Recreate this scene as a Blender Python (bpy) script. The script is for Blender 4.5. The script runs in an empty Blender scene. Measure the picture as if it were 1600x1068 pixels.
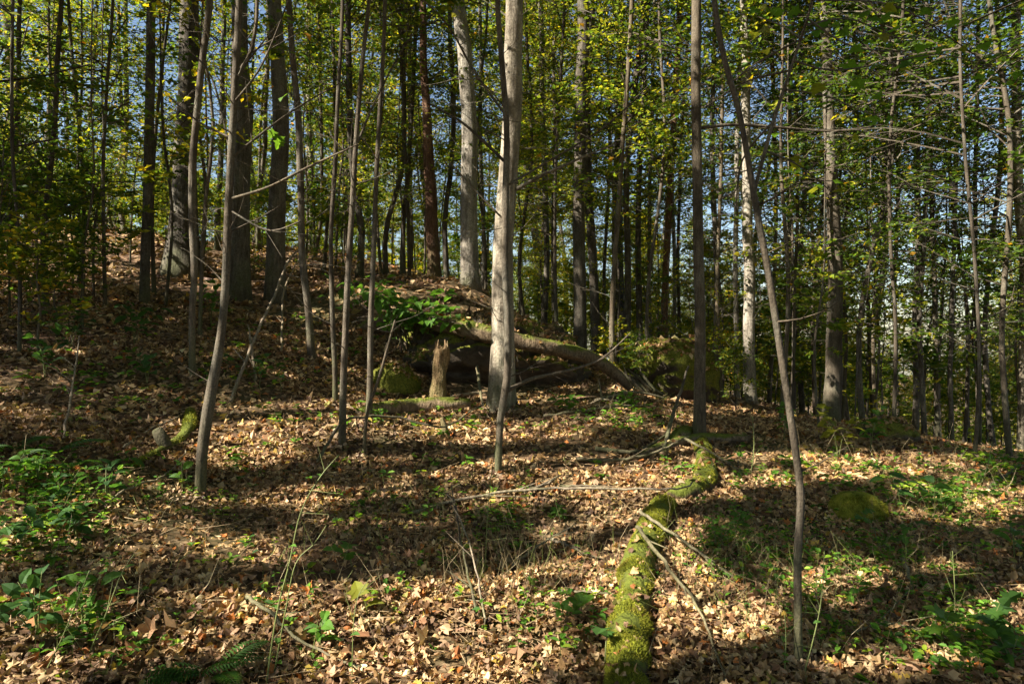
import bpy, math
import numpy as np
from mathutils.bvhtree import BVHTree
from mathutils import Vector

rng = np.random.default_rng(11)
S = bpy.context.scene
COL = S.collection
R = math.radians

# ------------------------------------------------------------------ camera, sky, sun, exposure
CAM_H = 1.6
cam = bpy.data.cameras.new("camera")
cam.lens = 24.0; cam.sensor_width = 36.0; cam.clip_start = 0.05; cam.clip_end = 3000
cam_o = bpy.data.objects.new("camera", cam); COL.objects.link(cam_o)
cam_o.location = (0, 0, CAM_H); cam_o.rotation_euler = (R(90), 0, 0)
S.camera = cam_o

SUN_EL, SUN_AZ = 41.0, 245.0          # azimuth clockwise from +Y: the sun stands behind the photographer, to the left
sx, sy, sz = math.sin(R(SUN_AZ))*math.cos(R(SUN_EL)), math.cos(R(SUN_AZ))*math.cos(R(SUN_EL)), math.sin(R(SUN_EL))
SUN = np.array([sx, sy, sz])
w = bpy.data.worlds.new("World"); S.world = w; w.use_nodes = True
nt = w.node_tree; nt.nodes.clear()
sky = nt.nodes.new("ShaderNodeTexSky"); sky.sky_type = 'NISHITA'; sky.sun_disc = False
sky.sun_elevation = R(SUN_EL); sky.sun_rotation = R(SUN_AZ); sky.air_density = 1.1; sky.dust_density = 0.7; sky.ozone_density = 1.0
bg = nt.nodes.new("ShaderNodeBackground"); bg.inputs[1].default_value = 0.051
wo = nt.nodes.new("ShaderNodeOutputWorld")
nt.links.new(sky.outputs[0], bg.inputs[0]); nt.links.new(bg.outputs[0], wo.inputs[0])
sl = bpy.data.lights.new("sun", 'SUN'); sl.energy = 5.0; sl.angle = R(0.53); sl.color = (1.0, 0.92, 0.80)
so = bpy.data.objects.new("sun", sl); COL.objects.link(so)
so.rotation_euler = Vector(tuple(SUN)).to_track_quat('Z', 'Y').to_euler(); so.location = tuple(SUN*60)
S.view_settings.view_transform = 'Standard'; S.view_settings.look = 'None'
S.view_settings.exposure = 1.88; S.view_settings.gamma = 1.0; S.view_settings.use_curve_mapping = False
S.render.engine = 'CYCLES'
cy = S.cycles
cy.max_bounces = 3; cy.diffuse_bounces = 2; cy.glossy_bounces = 1; cy.transmission_bounces = 2; cy.use_adaptive_sampling = True; cy.adaptive_threshold = .025; cy.transparent_max_bounces = 4
cy.caustics_reflective = False; cy.caustics_refractive = False
cy.use_denoising = True

# ------------------------------------------------------------------ numeric helpers
F = 1600*24.0/36.0
def P(px, py, d):
    return np.array([(px-800)/F*d, d, CAM_H+(534-py)/F*d])
def to_px(p):
    p = np.asarray(p); y = np.maximum(p[..., 1], 0.05)
    return np.stack([800+p[..., 0]/y*F, 534-(p[..., 2]-CAM_H)/y*F], -1)
def norm(v):
    return v/np.maximum(np.linalg.norm(v, axis=-1, keepdims=True), 1e-9)
def _h(i, j, k, s):
    n = (i*374761393+j*668265263+k*1274126177+s*961748927) & 0xffffffff
    n = ((n ^ (n >> 13))*1274126177) & 0xffffffff
    n = ((n ^ (n >> 15))*2246822519) & 0xffffffff
    return ((n ^ (n >> 16)) & 0xffffff)/float(0xffffff)
def vnoise(p, s=0):
    p = np.asarray(p, float); f = np.floor(p); i = f.astype(np.int64); t = p-f; t = t*t*(3-2*t)
    o = 0
    for a in (0, 1):
        wa = t[..., 0] if a else 1-t[..., 0]
        for b in (0, 1):
            wb = t[..., 1] if b else 1-t[..., 1]
            for c in (0, 1):
                wc = t[..., 2] if c else 1-t[..., 2]
                o = o+wa*wb*wc*_h(i[..., 0]+a, i[..., 1]+b, i[..., 2]+c, s)
    return o
def fbm(p, o=4, s=0):
    p = np.asarray(p, float); a, r, t = 1.0, 0.0, 0.0
    for k in range(o):
        r = r+a*vnoise(p, s+k*7); t += a; a *= 0.5; p = p*2.03+3.1
    return r/t
def spline(pts, n):
    p = np.asarray(pts, float); m = len(p)
    if m == 2:
        t = np.linspace(0, 1, n)[:, None]; return p[0]*(1-t)+p[1]*t
    L = np.concatenate([[0], np.cumsum(np.linalg.norm(np.diff(p[:, :3], axis=0), axis=1))]); L /= L[-1]
    u = np.linspace(0, 1, n); k = np.clip(np.searchsorted(L, u, 'right')-1, 0, m-2)
    t = ((u-L[k])/np.maximum(L[k+1]-L[k], 1e-9))[:, None]
    p0, p1, p2, p3 = p[np.maximum(k-1, 0)], p[k], p[k+1], p[np.minimum(k+2, m-1)]
    return 0.5*((2*p1)+(-p0+p2)*t+(2*p0-5*p1+4*p2-p3)*t**2+(-p0+3*p1-3*p2+p3)*t**3)

# ------------------------------------------------------------------ terrain height
cp = [P(*a) for a in [
 (0,1068,2.75),(400,1068,3.0),(800,1068,3.2),(1250,1055,3.3),(1600,1068,3.25),
 (0,850,3.9),(400,880,4.2),(800,900,4.5),(1250,880,4.6),(1600,900,4.4),
 (0,700,5.0),(300,790,5.2),(800,770,5.9),(1100,770,5.9),(1345,800,5.7),(1600,790,6),
 (0,600,6.6),(150,600,7),(300,620,7.2),(420,660,7),(530,690,6.8),(575,660,7.3),(785,640,8.6),(960,660,8),(1093,682,8),(1230,690,8),(1450,700,8),(1600,720,7.8),
 (0,480,9),(75,490,9),(225,480,10),(300,540,8.6),(375,465,12),(430,468,12.3),(490,560,8.8),(285,430,13),(530,505,11),(600,470,11.6),(735,445,13),(680,442,14),
 (600,630,8.8),(560,560,9.7),(850,632,9),(880,580,11),(905,570,13),(960,600,10.3),(1040,620,10.5),(1172,630,12),(1297,662,10.5),
 (150,352,19),(300,378,19),(500,392,19),(0,345,18),(650,425,18),(800,500,20),(905,560,20),(1100,640,18),(1300,680,16),(1500,720,14),(1620,720,13)]]
cp += [np.array(a, float) for a in [
 (-4,-3,.5),(0,-3,-.1),(4,-3,-.2),(-3,0,.35),(0,0,0),(3,0,-.05),(-8,0,1.3),(8,0,-.3),(-14,0,2.4),(14,0,-1),(-8,-12,1),(8,-12,-1),(0,-14,0),
 (-30,35,5.2),(-15,40,3.0),(0,40,.5),(15,40,-4),(30,40,-8),(-60,80,3),(0,80,-3),(60,80,-12),(-60,10,9),(60,10,-10),(-30,15,7),(25,15,-4),
 (0,200,-8),(-200,200,-2),(200,200,-18),(-200,0,10),(200,0,-18),(0,-120,-3),(-200,-200,4),(200,-200,-14)]]
cp = np.array(cp)
def _phi(r): return np.sqrt(r*r+0.36)
A_ = _phi(np.linalg.norm(cp[:, None, :2]-cp[None, :, :2], axis=-1)); n_ = len(cp)
M_ = np.zeros((n_+3, n_+3)); M_[:n_, :n_] = A_-np.eye(n_)*0.02; Q_ = np.c_[np.ones(n_), cp[:, :2]]
M_[:n_, n_:] = Q_; M_[n_:, :n_] = Q_.T
W_ = np.linalg.solve(M_, np.r_[cp[:, 2], 0, 0, 0])
def H_exact(x, y):
    x = np.asarray(x, float); y = np.asarray(y, float); sh = x.shape
    q = np.stack([x.ravel(), y.ravel()], -1); out = np.empty(len(q))
    for a in range(0, len(q), 40000):
        c = q[a:a+40000]
        out[a:a+40000] = _phi(np.linalg.norm(c[:, None]-cp[None, :, :2], axis=-1))@W_[:n_]+W_[n_]+c@W_[n_+1:]
    z3 = np.stack([q[:, 0]*.9, q[:, 1]*.9, 0*q[:, 0]], -1)
    out += (fbm(z3, 3, 5)-.5)*0.16
    return out.reshape(sh)
_fx = np.arange(-26, 26.01, .1); _fy = np.arange(-14, 40.01, .1)
_FH = H_exact(*np.meshgrid(_fx, _fy))
def H(x, y):
    """height, from a fine table near the camera"""
    x = np.asarray(x, float); y = np.asarray(y, float)
    a = (x+26)/.1; b = (y+14)/.1; ok = (a >= 0) & (a < len(_fx)-1.01) & (b >= 0) & (b < len(_fy)-1.01)
    if ok.ndim == 0:
        if not ok: return H_exact(x, y)
    i = np.clip(a, 0, len(_fx)-2).astype(int); j = np.clip(b, 0, len(_fy)-2).astype(int); u = a-i; v = b-j
    z = (_FH[j, i]*(1-u)+_FH[j, i+1]*u)*(1-v)+(_FH[j+1, i]*(1-u)+_FH[j+1, i+1]*u)*v
    if ok.ndim and not ok.all(): z = z.copy(); z[~ok] = H_exact(x[~ok], y[~ok])
    return z
def G(px, py):
    """ground point seen at a pixel of the photograph"""
    t = 1.5*40**np.linspace(0, 1, 900); d = P(px, py, 1.0)-np.array([0, 0, CAM_H])
    z = CAM_H+d[2]*t; hit = np.nonzero(z <= H(d[0]*t, t))[0]
    k = t[hit[0]] if len(hit) else 60.0
    return np.array([d[0]*k, k, float(H(d[0]*k, k))])
def sun_foot(p):
    """where the sun ray through p meets the ground"""
    q = np.array(p, float); t = np.zeros(len(q))
    for _ in range(5):
        g = q-SUN*t[:, None]; t = t+(g[:, 2]-H(g[:, 0], g[:, 1]))/sz
    return q-SUN*t[:, None]

# ------------------------------------------------------------------ mesh and object helpers
class MB:
    """collects vertices, faces, material indices and per-vertex colours"""
    def __init__(s): s.V, s.T, s.Q, s.C, s.tm, s.qm, s.n = [], [], [], [], [], [], 0
    def add(s, V, T=None, Q=None, col=(1, 1, 1), m=0):
        V = np.asarray(V, float).reshape(-1, 3)
        c = np.asarray(col, float)
        s.C.append(np.broadcast_to(c, (len(V), 3)))
        if T is not None: s.T.append(np.asarray(T).reshape(-1, 3)+s.n); s.tm.append(np.full(len(s.T[-1]), m))
        if Q is not None: s.Q.append(np.asarray(Q).reshape(-1, 4)+s.n); s.qm.append(np.full(len(s.Q[-1]), m))
        s.V.append(V); s.n += len(V); return s
    def mesh(s, name, mats, smooth=True):
        V = np.concatenate(s.V); C = np.concatenate(s.C)
        T = np.concatenate(s.T) if s.T else np.zeros((0, 3), int); Q = np.concatenate(s.Q) if s.Q else np.zeros((0, 4), int)
        me = bpy.data.meshes.new(name); me.vertices.add(len(V)); me.vertices.foreach_set("co", V.astype(np.float32).ravel())
        me.loops.add(T.size+Q.size); me.loops.foreach_set("vertex_index", np.r_[T.ravel(), Q.ravel()].astype(np.int32))
        me.polygons.add(len(T)+len(Q))
        me.polygons.foreach_set("loop_start", np.r_[np.arange(len(T))*3, T.size+np.arange(len(Q))*4].astype(np.int32))
        mi = np.concatenate(s.tm+s.qm) if (s.tm or s.qm) else np.zeros(0)
        for x in (mats if isinstance(mats, (list, tuple)) else [mats]): me.materials.append(x)
        me.polygons.foreach_set("material_index", mi.astype(np.int32))
        me.polygons.foreach_set("use_smooth", np.full(len(T)+len(Q), bool(smooth)))
        me.update(calc_edges=True)
        at = me.attributes.new("Col", 'FLOAT_COLOR', 'POINT')
        at.data.foreach_set("color", np.c_[C, np.ones(len(C))].astype(np.float32).ravel())
        return me
def obj(name, me, parent=None, loc=None, rot=None, scale=None):
    o = bpy.data.objects.new(name, me); COL.objects.link(o)
    if parent is not None: o.parent = parent
    if loc is not None: o.location = tuple(float(a) for a in loc)
    if rot is not None: o.rotation_euler = rot
    if scale is not None: o.scale = (scale,)*3 if np.isscalar(scale) else scale
    return o
def tag(o, label, cat, group=None, kind=None):
    o["label"] = label; o["category"] = cat
    if group: o["group"] = group
    if kind: o["kind"] = kind
    return o
def empty(name, loc, label, cat, group=None):
    o = obj(name, None, loc=loc); o.empty_display_size = .2
    return tag(o, label, cat, group)
def tube(mb, path, seg=10, rough=0.0, flare=0.0, seed=0, m=0, col=(1, 1, 1), cap=True, freq=5.0, lobes=0.0):
    """path: (n,4) points with radius"""
    p = np.asarray(path, float); n = len(p); c = p[:, :3]; r = p[:, 3]
    t = norm(np.gradient(c, axis=0))
    ref = np.array([0, 1., 0]) if abs(t[0][1]) < .8 else np.array([1., 0, 0])
    u = norm(np.cross(ref, t[0])); U = [u]
    for k in range(1, n):
        u = U[-1]-t[k]*np.dot(U[-1], t[k]); U.append(u/max(np.linalg.norm(u), 1e-9))
    U = np.array(U); Vv = np.cross(t, U)
    a = np.linspace(0, 2*np.pi, seg, endpoint=False)
    d = U[:, None]*np.cos(a)[None, :, None]+Vv[:, None]*np.sin(a)[None, :, None]
    rr = np.repeat(r[:, None], seg, 1)
    if flare:
        L = np.concatenate([[0], np.cumsum(np.linalg.norm(np.diff(c, axis=0), axis=1))])
        e = np.exp(-L/(flare*1.3))[:, None]
        ph = seed*1.7
        rr = rr*(1+e*(.35+.45*(.5+.5*np.cos(a*3+ph))*(.6+.4*np.cos(a*2+ph*2))[None, :]))
    if rough:
        q = c[:, None]+d*rr[..., None]
        q2 = q*np.array([freq, freq, freq*.35]); rr = rr*(1+rough*(fbm(q2, 3, seed+3)-.5)*2)
    v = c[:, None]+d*rr[..., None]
    i = np.arange(n-1)[:, None]*seg; j = np.arange(seg)[None]; j2 = (j+1) % seg
    Q = np.stack([i+j, i+j2, i+seg+j2, i+seg+j], -1).reshape(-1, 4)
    V = v.reshape(-1, 3); T = None
    if cap:
        V = np.vstack([V, c[0], c[-1]]); b = n*seg
        T = [[b, (k+1) % seg, k] for k in range(seg)]+[[b+1, (n-1)*seg+k, (n-1)*seg+(k+1) % seg] for k in range(seg)]
    mb.add(V, T, Q, col, m); return mb
def sticks(mb, A, B, ra, rb, m=0, col=(1, 1, 1)):
    """many three-sided tapered twigs at once"""
    A, B = np.asarray(A, float), np.asarray(B, float); N = len(A)
    if N == 0: return
    t = norm(B-A); ref = np.where(np.abs(t[:, 2:3]) > .9, np.array([[1., 0, 0]]), np.array([[0, 0, 1.]]))
    u = norm(np.cross(t, ref)); v = np.cross(t, u)
    ra = np.broadcast_to(ra, (N,)); rb = np.broadcast_to(rb, (N,))
    V = np.empty((N, 6, 3))
    for k in range(3):
        d = u*math.cos(k*2.0944)+v*math.sin(k*2.0944)
        V[:, k] = A+d*ra[:, None]; V[:, 3+k] = B+d*rb[:, None]
    q = np.array([[0, 1, 4, 3], [1, 2, 5, 4], [2, 0, 3, 5]])
    mb.add(V.reshape(-1, 3), None, (q[None]+np.arange(N)[:, None, None]*6).reshape(-1, 4), col, m)
# leaf outlines: x along the midrib 0..1, y sideways; last vertex of a fan is the centre
def _fan(o):
    o = np.array(o, float); n = len(o); V = np.vstack([o, [[.45, 0]]])
    return V, np.array([[n, k, (k+1) % n] for k in range(n)])
LEAF = {
 'fold': (np.array([[0, 0], [.42, .3], [1, 0], [.42, -.3]], float), np.array([[0, 2, 1], [0, 3, 2]])),
 'lance': (np.array([[0, 0], [.3, .1], [1, 0], [.3, -.1]], float), np.array([[0, 2, 1], [0, 3, 2]])),
 'oval': (np.array([[0, 0], [.25, .24], [.62, .25], [1, 0], [.62, -.25], [.25, -.24]], float), np.array([[0, 2, 1], [0, 3, 2], [0, 4, 3], [0, 5, 4]])),
 'oval8': _fan([[0, 0], [.14, .17], [.38, .29], [.65, .25], [.86, .12], [1, 0], [.86, -.12], [.65, -.25], [.38, -.29], [.14, -.17]]),
 'maple': _fan([[.05, 0], [.0, .2], [-.05, .5], [.2, .38], [.42, .62], [.5, .3], [.66, .3], [1, 0], [.66, -.3], [.5, -.3], [.42, -.62], [.2, -.38], [-.05, -.5], [.0, -.2]]),
 'lobe': _fan([[0, 0], [.05, .3], [.3, .22], [.42, .5], [.6, .22], [.75, .3], [1, 0], [.78, -.28], [.6, -.2], [.45, -.5], [.3, -.22], [.05, -.3]]),
}
def leaves(mb, kind, C, D, N, size, fold=.35, curl=0.0, col=(1, 1, 1), m=0, twist=0.0):
    """C base points, D midrib direction, N rough normal; fold/curl may be arrays"""
    tv, tt = LEAF[kind]; n = len(C)
    if n == 0: return
    D = norm(D); B = norm(np.cross(N, D)); N = np.cross(D, B)
    size = np.broadcast_to(size, (n,))[:, None]; fold = np.broadcast_to(fold, (n,))[:, None]; curl = np.broadcast_to(curl, (n,))[:, None]
    x, y = tv[None, :, 0], tv[None, :, 1]
    z = fold*np.abs(y)+curl*((x-.4)**2)*1.6-curl*.25
    if np.ndim(twist) or twist: z = z+np.broadcast_to(twist, (n,))[:, None]*(x-.4)*y*3
    V = C[:, None]+(D[:, None]*x[..., None]+B[:, None]*y[..., None]+N[:, None]*z[..., None])*size[..., None]
    k = tv.shape[0]
    c = np.asarray(col, float)
    if c.ndim == 2: c = np.repeat(c, k, 0)
    mb.add(V.reshape(-1, 3), (tt[None]+np.arange(n)[:, None, None]*k).reshape(-1, 3), None, c, m)

# ------------------------------------------------------------------ materials
def new_mat(name):
    m = bpy.data.materials.new(name); m.use_nodes = True; n = m.node_tree; n.nodes.clear()
    out = n.nodes.new("ShaderNodeOutputMaterial"); return m, n, out
def nd(n, t, **kw):
    x = n.nodes.new(t)
    for k, v in kw.items():
        if hasattr(x, k): setattr(x, k, v)
        else: x.inputs[k].default_value = v
    return x
def mixc(n, fac, a, b, bt='MIX'):
    x = n.nodes.new("ShaderNodeMix"); x.data_type = 'RGBA'; x.blend_type = bt
    for sock, v in ((x.inputs[0], fac), (x.inputs[6], a), (x.inputs[7], b)):
        if hasattr(v, 'is_linked'): n.links.new(v, sock)
        elif np.isscalar(v): sock.default_value = v
        else: sock.default_value = tuple(v)+((1,) if len(v) == 3 else ())
    return x.outputs[2]
def ramp(n, src, stops):
    x = n.nodes.new("ShaderNodeValToRGB"); e = x.color_ramp.elements
    while len(e) < len(stops): e.new(.5)
    for k, (p, c) in enumerate(stops): e[k].position = p; e[k].color = (tuple(c)+(1,)) if not np.isscalar(c) else (c, c, c, 1)
    n.links.new(src, x.inputs[0]); return x.outputs[0]
def noise(n, vec, scale, detail=4, rough=.6, dist=0):
    x = nd(n, "ShaderNodeTexNoise"); x.inputs["Scale"].default_value = scale; x.inputs["Detail"].default_value = detail
    x.inputs["Roughness"].default_value = rough; x.inputs["Distortion"].default_value = dist
    if vec is not None: n.links.new(vec, x.inputs["Vector"])
    return x.outputs["Fac"]
def mapping(n, sc):
    tc = nd(n, "ShaderNodeTexCoord"); mp = nd(n, "ShaderNodeMapping"); mp.inputs["Scale"].default_value = sc
    oi = nd(n, "ShaderNodeObjectInfo"); ml = nd(n, "ShaderNodeMath", operation='MULTIPLY'); ml.inputs[1].default_value = 37.0
    n.links.new(oi.outputs["Random"], ml.inputs[0])
    n.links.new(tc.outputs["Object"], mp.inputs["Vector"]); n.links.new(ml.outputs[0], mp.inputs["Location"])
    return mp.outputs[0], oi
def leaf_mat(name, transl=.5, rough=.58, spec=.22, objcol=True, rnd=None):
    m, n, out = new_mat(name)
    at = nd(n, "ShaderNodeAttribute", attribute_name="Col"); c = at.outputs["Color"]
    oi = nd(n, "ShaderNodeObjectInfo")
    if objcol: c = mixc(n, 1.0, c, oi.outputs["Color"], 'MULTIPLY')
    if rnd: c = mixc(n, 1.0, c, ramp(n, oi.outputs["Random"], rnd), 'MULTIPLY')
    tc = nd(n, "ShaderNodeTexCoord"); nz = noise(n, tc.outputs["Object"], 38, 1)
    c = mixc(n, ramp(n, nz, [(.3, 0.0), (.75, .38)]), c, mixc(n, 1.0, c, (.42, .36, .3), 'MULTIPLY'))
    b = nd(n, "ShaderNodeBsdfPrincipled"); n.links.new(c, b.inputs["Base Color"])
    b.inputs["Roughness"].default_value = rough; b.inputs["Specular IOR Level"].default_value = spec
    t = nd(n, "ShaderNodeBsdfTranslucent"); n.links.new(mixc(n, 1.0, c, (1.5, 1.45, .7), 'MULTIPLY'), t.inputs["Color"])
    mx = nd(n, "ShaderNodeMixShader"); mx.inputs[0].default_value = transl
    n.links.new(b.outputs[0], mx.inputs[1]); n.links.new(t.outputs[0], mx.inputs[2]); n.links.new(mx.outputs[0], out.inputs[0]); return m
M_LEAF = leaf_mat("green_leaf")
M_LITTER = leaf_mat("dry_leaf", .12, .62, .3, False)
M_LITTER1 = leaf_mat("dry_leaf_single", .12, .6, .3, False, [(0, (.62, .38, .24)), (.2, (.95, .72, .52)), (.45, (.5, .28, .17)), (.6, (1.15, .9, .66)), (.75, (.8, .42, .2)), (.9, (.6, .4, .3)), (1, (1.05, .8, .5))])
def bark_mat(name, dark, light, scale=1.0, moss=0.0, bump=.8, lichen=.35):
    m, n, out = new_mat(name)
    v, oi = mapping(n, (9*scale, 9*scale, 1.5*scale))
    a = noise(n, v, 2.2, 4, .65, .4)
    v2, _ = mapping(n, (1.5, 1.5, 1.0)); b = noise(n, v2, 2.0, 3, .6)
    v3, _ = mapping(n, (14*scale, 14*scale, 14*scale)); f = noise(n, v3, 3.0, 2, .7)
    c = ramp(n, a, [(.32, dark), (.62, light)])
    c = mixc(n, ramp(n, b, [(.5, 0.0), (.68, lichen)]), c, (.30, .31, .25))
    c = mixc(n, ramp(n, f, [(.35, .55), (.65, 0.0)]), c, tuple(.4*x for x in dark))
    c = mixc(n, ramp(n, b, [(.3, .75), (.48, 0.0)]), c, tuple(.7*x for x in dark))
    c = mixc(n, 1.0, c, ramp(n, oi.outputs["Random"], [(0, (.72, .7, .66)), (.5, (1, 1, 1)), (1, (1.12, 1.06, .95))]), 'MULTIPLY')
    tz = nd(n, 'ShaderNodeTexCoord'); sz_ = nd(n, 'ShaderNodeSeparateXYZ'); n.links.new(tz.outputs['Object'], sz_.inputs[0])
    ba = nd(n, 'ShaderNodeMath', operation='MULTIPLY_ADD'); n.links.new(sz_.outputs[2], ba.inputs[0]); ba.inputs[1].default_value = -.35; n.links.new(b, ba.inputs[2])
    if not moss: c = mixc(n, ramp(n, ba.outputs[0], [(.32, 0.0), (.56, .6)]), c, mixc(n, f, (.04, .045, .015), (.12, .13, .04)))
    if moss:
        g = nd(n, "ShaderNodeNewGeometry"); sp = nd(n, "ShaderNodeSeparateXYZ"); n.links.new(g.outputs["Normal"], sp.inputs[0])
        ad = nd(n, "ShaderNodeMath", operation='MULTIPLY_ADD'); n.links.new(sp.outputs[2], ad.inputs[0]); ad.inputs[1].default_value = .35; n.links.new(b, ad.inputs[2])
        c = mixc(n, ramp(n, ad.outputs[0], [(.78-moss*.4, 0.0), (.9-moss*.3, 1.0)]), c, mixc(n, f, (.05, .07, .01), (.17, .19, .025)))
    p = nd(n, "ShaderNodeBsdfPrincipled"); n.links.new(c, p.inputs["Base Color"]); p.inputs["Roughness"].default_value = .85; p.inputs["Specular IOR Level"].default_value = .2
    bp = nd(n, "ShaderNodeBump"); bp.inputs["Strength"].default_value = bump; bp.inputs["Distance"].default_value = .03
    ad2 = nd(n, "ShaderNodeMath", operation='MULTIPLY_ADD'); n.links.new(f, ad2.inputs[0]); ad2.inputs[1].default_value = .4; n.links.new(a, ad2.inputs[2])
    n.links.new(ad2.outputs[0], bp.inputs["Height"]); n.links.new(bp.outputs[0], p.inputs["Normal"])
    n.links.new(p.outputs[0], out.inputs[0]); return m
BARK = {
 'grey': bark_mat("bark_grey", (.075, .063, .048), (.22, .19, .15)),
 'pale': bark_mat("bark_pale", (.17, .145, .11), (.44, .395, .32), .8, 0, 1.0, .25),
 'dark': bark_mat("bark_dark", (.05, .042, .032), (.15, .128, .1)),
 'smooth': bark_mat("bark_smooth", (.068, .054, .038), (.185, .152, .108), 1.6, 0, .35, .3),
 'thin': bark_mat("bark_thin", (.065, .052, .037), (.165, .135, .098), 1.6, 0, .4),
 'red': bark_mat("bark_rotten", (.10, .05, .03), (.30, .17, .10), 1.0, 0, 1.2, .1),
 'log': bark_mat("bark_log", (.13, .09, .055), (.36, .27, .17), 1.0, .45, 1.0, .2),
 'wood': bark_mat("bare_wood", (.15, .09, .045), (.48, .33, .19), 1.2, 0, 1.4, .05),
 'twig': bark_mat("dead_twig", (.18, .14, .10), (.46, .38, .28), 2.0, 0, .4, .15),
}
def moss_mat():
    m, n, out = new_mat("moss"); at = nd(n, "ShaderNodeAttribute", attribute_name="Col")
    tc = nd(n, "ShaderNodeTexCoord"); f = noise(n, tc.outputs["Object"], 9, 5); f2 = noise(n, tc.outputs["Object"], 120, 3)
    c = ramp(n, f, [(.3, (.10, .12, .016)), (.46, (.26, .275, .03)), (.6, (.38, .36, .045)), (.72, (.26, .17, .06))])
    c = mixc(n, 1.0, c, at.outputs["Color"], 'MULTIPLY'); c = mixc(n, ramp(n, f2, [(.3, .5), (.6, 0.0)]), c, (.03, .035, .008))
    p = nd(n, "ShaderNodeBsdfPrincipled"); n.links.new(c, p.inputs["Base Color"]); p.inputs["Roughness"].default_value = .9; p.inputs["Specular IOR Level"].default_value = .1
    bp = nd(n, "ShaderNodeBump"); bp.inputs["Strength"].default_value = .9; bp.inputs["Distance"].default_value = .02
    n.links.new(f2, bp.inputs["Height"]); n.links.new(bp.outputs[0], p.inputs["Normal"]); n.links.new(p.outputs[0], out.inputs[0]); return m
M_MOSS = moss_mat()
BARK['mossy'] = bark_mat('mossy_bark', (.045, .03, .018), (.17, .11, .062), 1.0, .62, 1.4, .1)
def rock_mat(name, amt):
    m, n, out = new_mat(name); tc = nd(n, "ShaderNodeTexCoord"); v = tc.outputs["Object"]
    a = noise(n, v, 2.2, 7, .65); b = noise(n, v, 1.3, 5, .6); f = noise(n, v, 45, 4)
    c = ramp(n, a, [(.3, (.03, .023, .016)), (.5, (.075, .058, .04)), (.7, (.15, .118, .082))])
    g = nd(n, "ShaderNodeNewGeometry"); sp = nd(n, "ShaderNodeSeparateXYZ"); n.links.new(g.outputs["Normal"], sp.inputs[0])
    ad = nd(n, "ShaderNodeMath", operation='MULTIPLY_ADD'); n.links.new(sp.outputs[2], ad.inputs[0]); ad.inputs[1].default_value = .3; n.links.new(b, ad.inputs[2])
    c = mixc(n, ramp(n, ad.outputs[0], [(.72-amt*.4, 0.0), (.8-amt*.4, 1.0)]), c, ramp(n, f, [(.3, (.05, .06, .01)), (.7, (.22, .22, .03))]))
    p = nd(n, "ShaderNodeBsdfPrincipled"); n.links.new(c, p.inputs["Base Color"]); p.inputs["Roughness"].default_value = .9; p.inputs["Specular IOR Level"].default_value = .2
    bp = nd(n, "ShaderNodeBump"); bp.inputs["Strength"].default_value = 1.0; bp.inputs["Distance"].default_value = .06
    ad2 = nd(n, "ShaderNodeMath", operation='MULTIPLY_ADD'); n.links.new(f, ad2.inputs[0]); ad2.inputs[1].default_value = .25; n.links.new(a, ad2.inputs[2])
    n.links.new(ad2.outputs[0], bp.inputs["Height"]); n.links.new(bp.outputs[0], p.inputs["Normal"]); n.links.new(p.outputs[0], out.inputs[0]); return m
def ground_mat():
    m, n, out = new_mat("forest_floor"); tc = nd(n, "ShaderNodeTexCoord"); v = tc.outputs["Object"]
    vo = nd(n, "ShaderNodeTexVoronoi"); vo.inputs["Scale"].default_value = 16; n.links.new(v, vo.inputs["Vector"])
    sp = nd(n, "ShaderNodeSeparateColor"); n.links.new(vo.outputs["Color"], sp.inputs[0])
    c = ramp(n, sp.outputs[0], [(0, (.05, .028, .016)), (.3, (.15, .085, .045)), (.6, (.28, .17, .095)), (.85, (.38, .26, .16)), (1, (.2, .09, .035))])
    c = mixc(n, ramp(n, vo.outputs["Distance"], [(.25, 0.0), (.6, .7)]), c, (.035, .02, .012))
    b = noise(n, v, .5, 5); c = mixc(n, ramp(n, b, [(.45, 0.0), (.65, .5)]), c, (.06, .075, .02))
    p = nd(n, "ShaderNodeBsdfPrincipled"); n.links.new(c, p.inputs["Base Color"]); p.inputs["Roughness"].default_value = .9; p.inputs["Specular IOR Level"].default_value = .15
    bp = nd(n, "ShaderNodeBump"); bp.inputs["Strength"].default_value = 1.0; bp.inputs["Distance"].default_value = .05
    n.links.new(sp.outputs[1], bp.inputs["Height"]); n.links.new(bp.outputs[0], p.inputs["Normal"]); n.links.new(p.outputs[0], out.inputs[0]); return m

# ------------------------------------------------------------------ ground
NX, NY = 280, 300
u = np.linspace(-1, 1, NX); v = np.linspace(-1, 1, NY)
gx = 13*u+900*np.sign(u)*np.abs(u)**6; gy = 6+13*v+900*np.sign(v)*np.abs(v)**6
X, Y = np.meshgrid(gx, gy); Z = H(X, Y)
mb = MB(); ii = np.arange(NY-1)[:, None]*NX+np.arange(NX-1)[None]
GQ = np.stack([ii, ii+1, ii+NX+1, ii+NX], -1).reshape(-1, 4); GV = np.stack([X, Y, Z], -1).reshape(-1, 3)
mb.add(GV, None, GQ)
ground = obj("ground", mb.mesh("ground", ground_mat())); ground["kind"] = "structure"
ground["label"] = "sloping forest floor of brown soil under fallen leaves"

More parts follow.
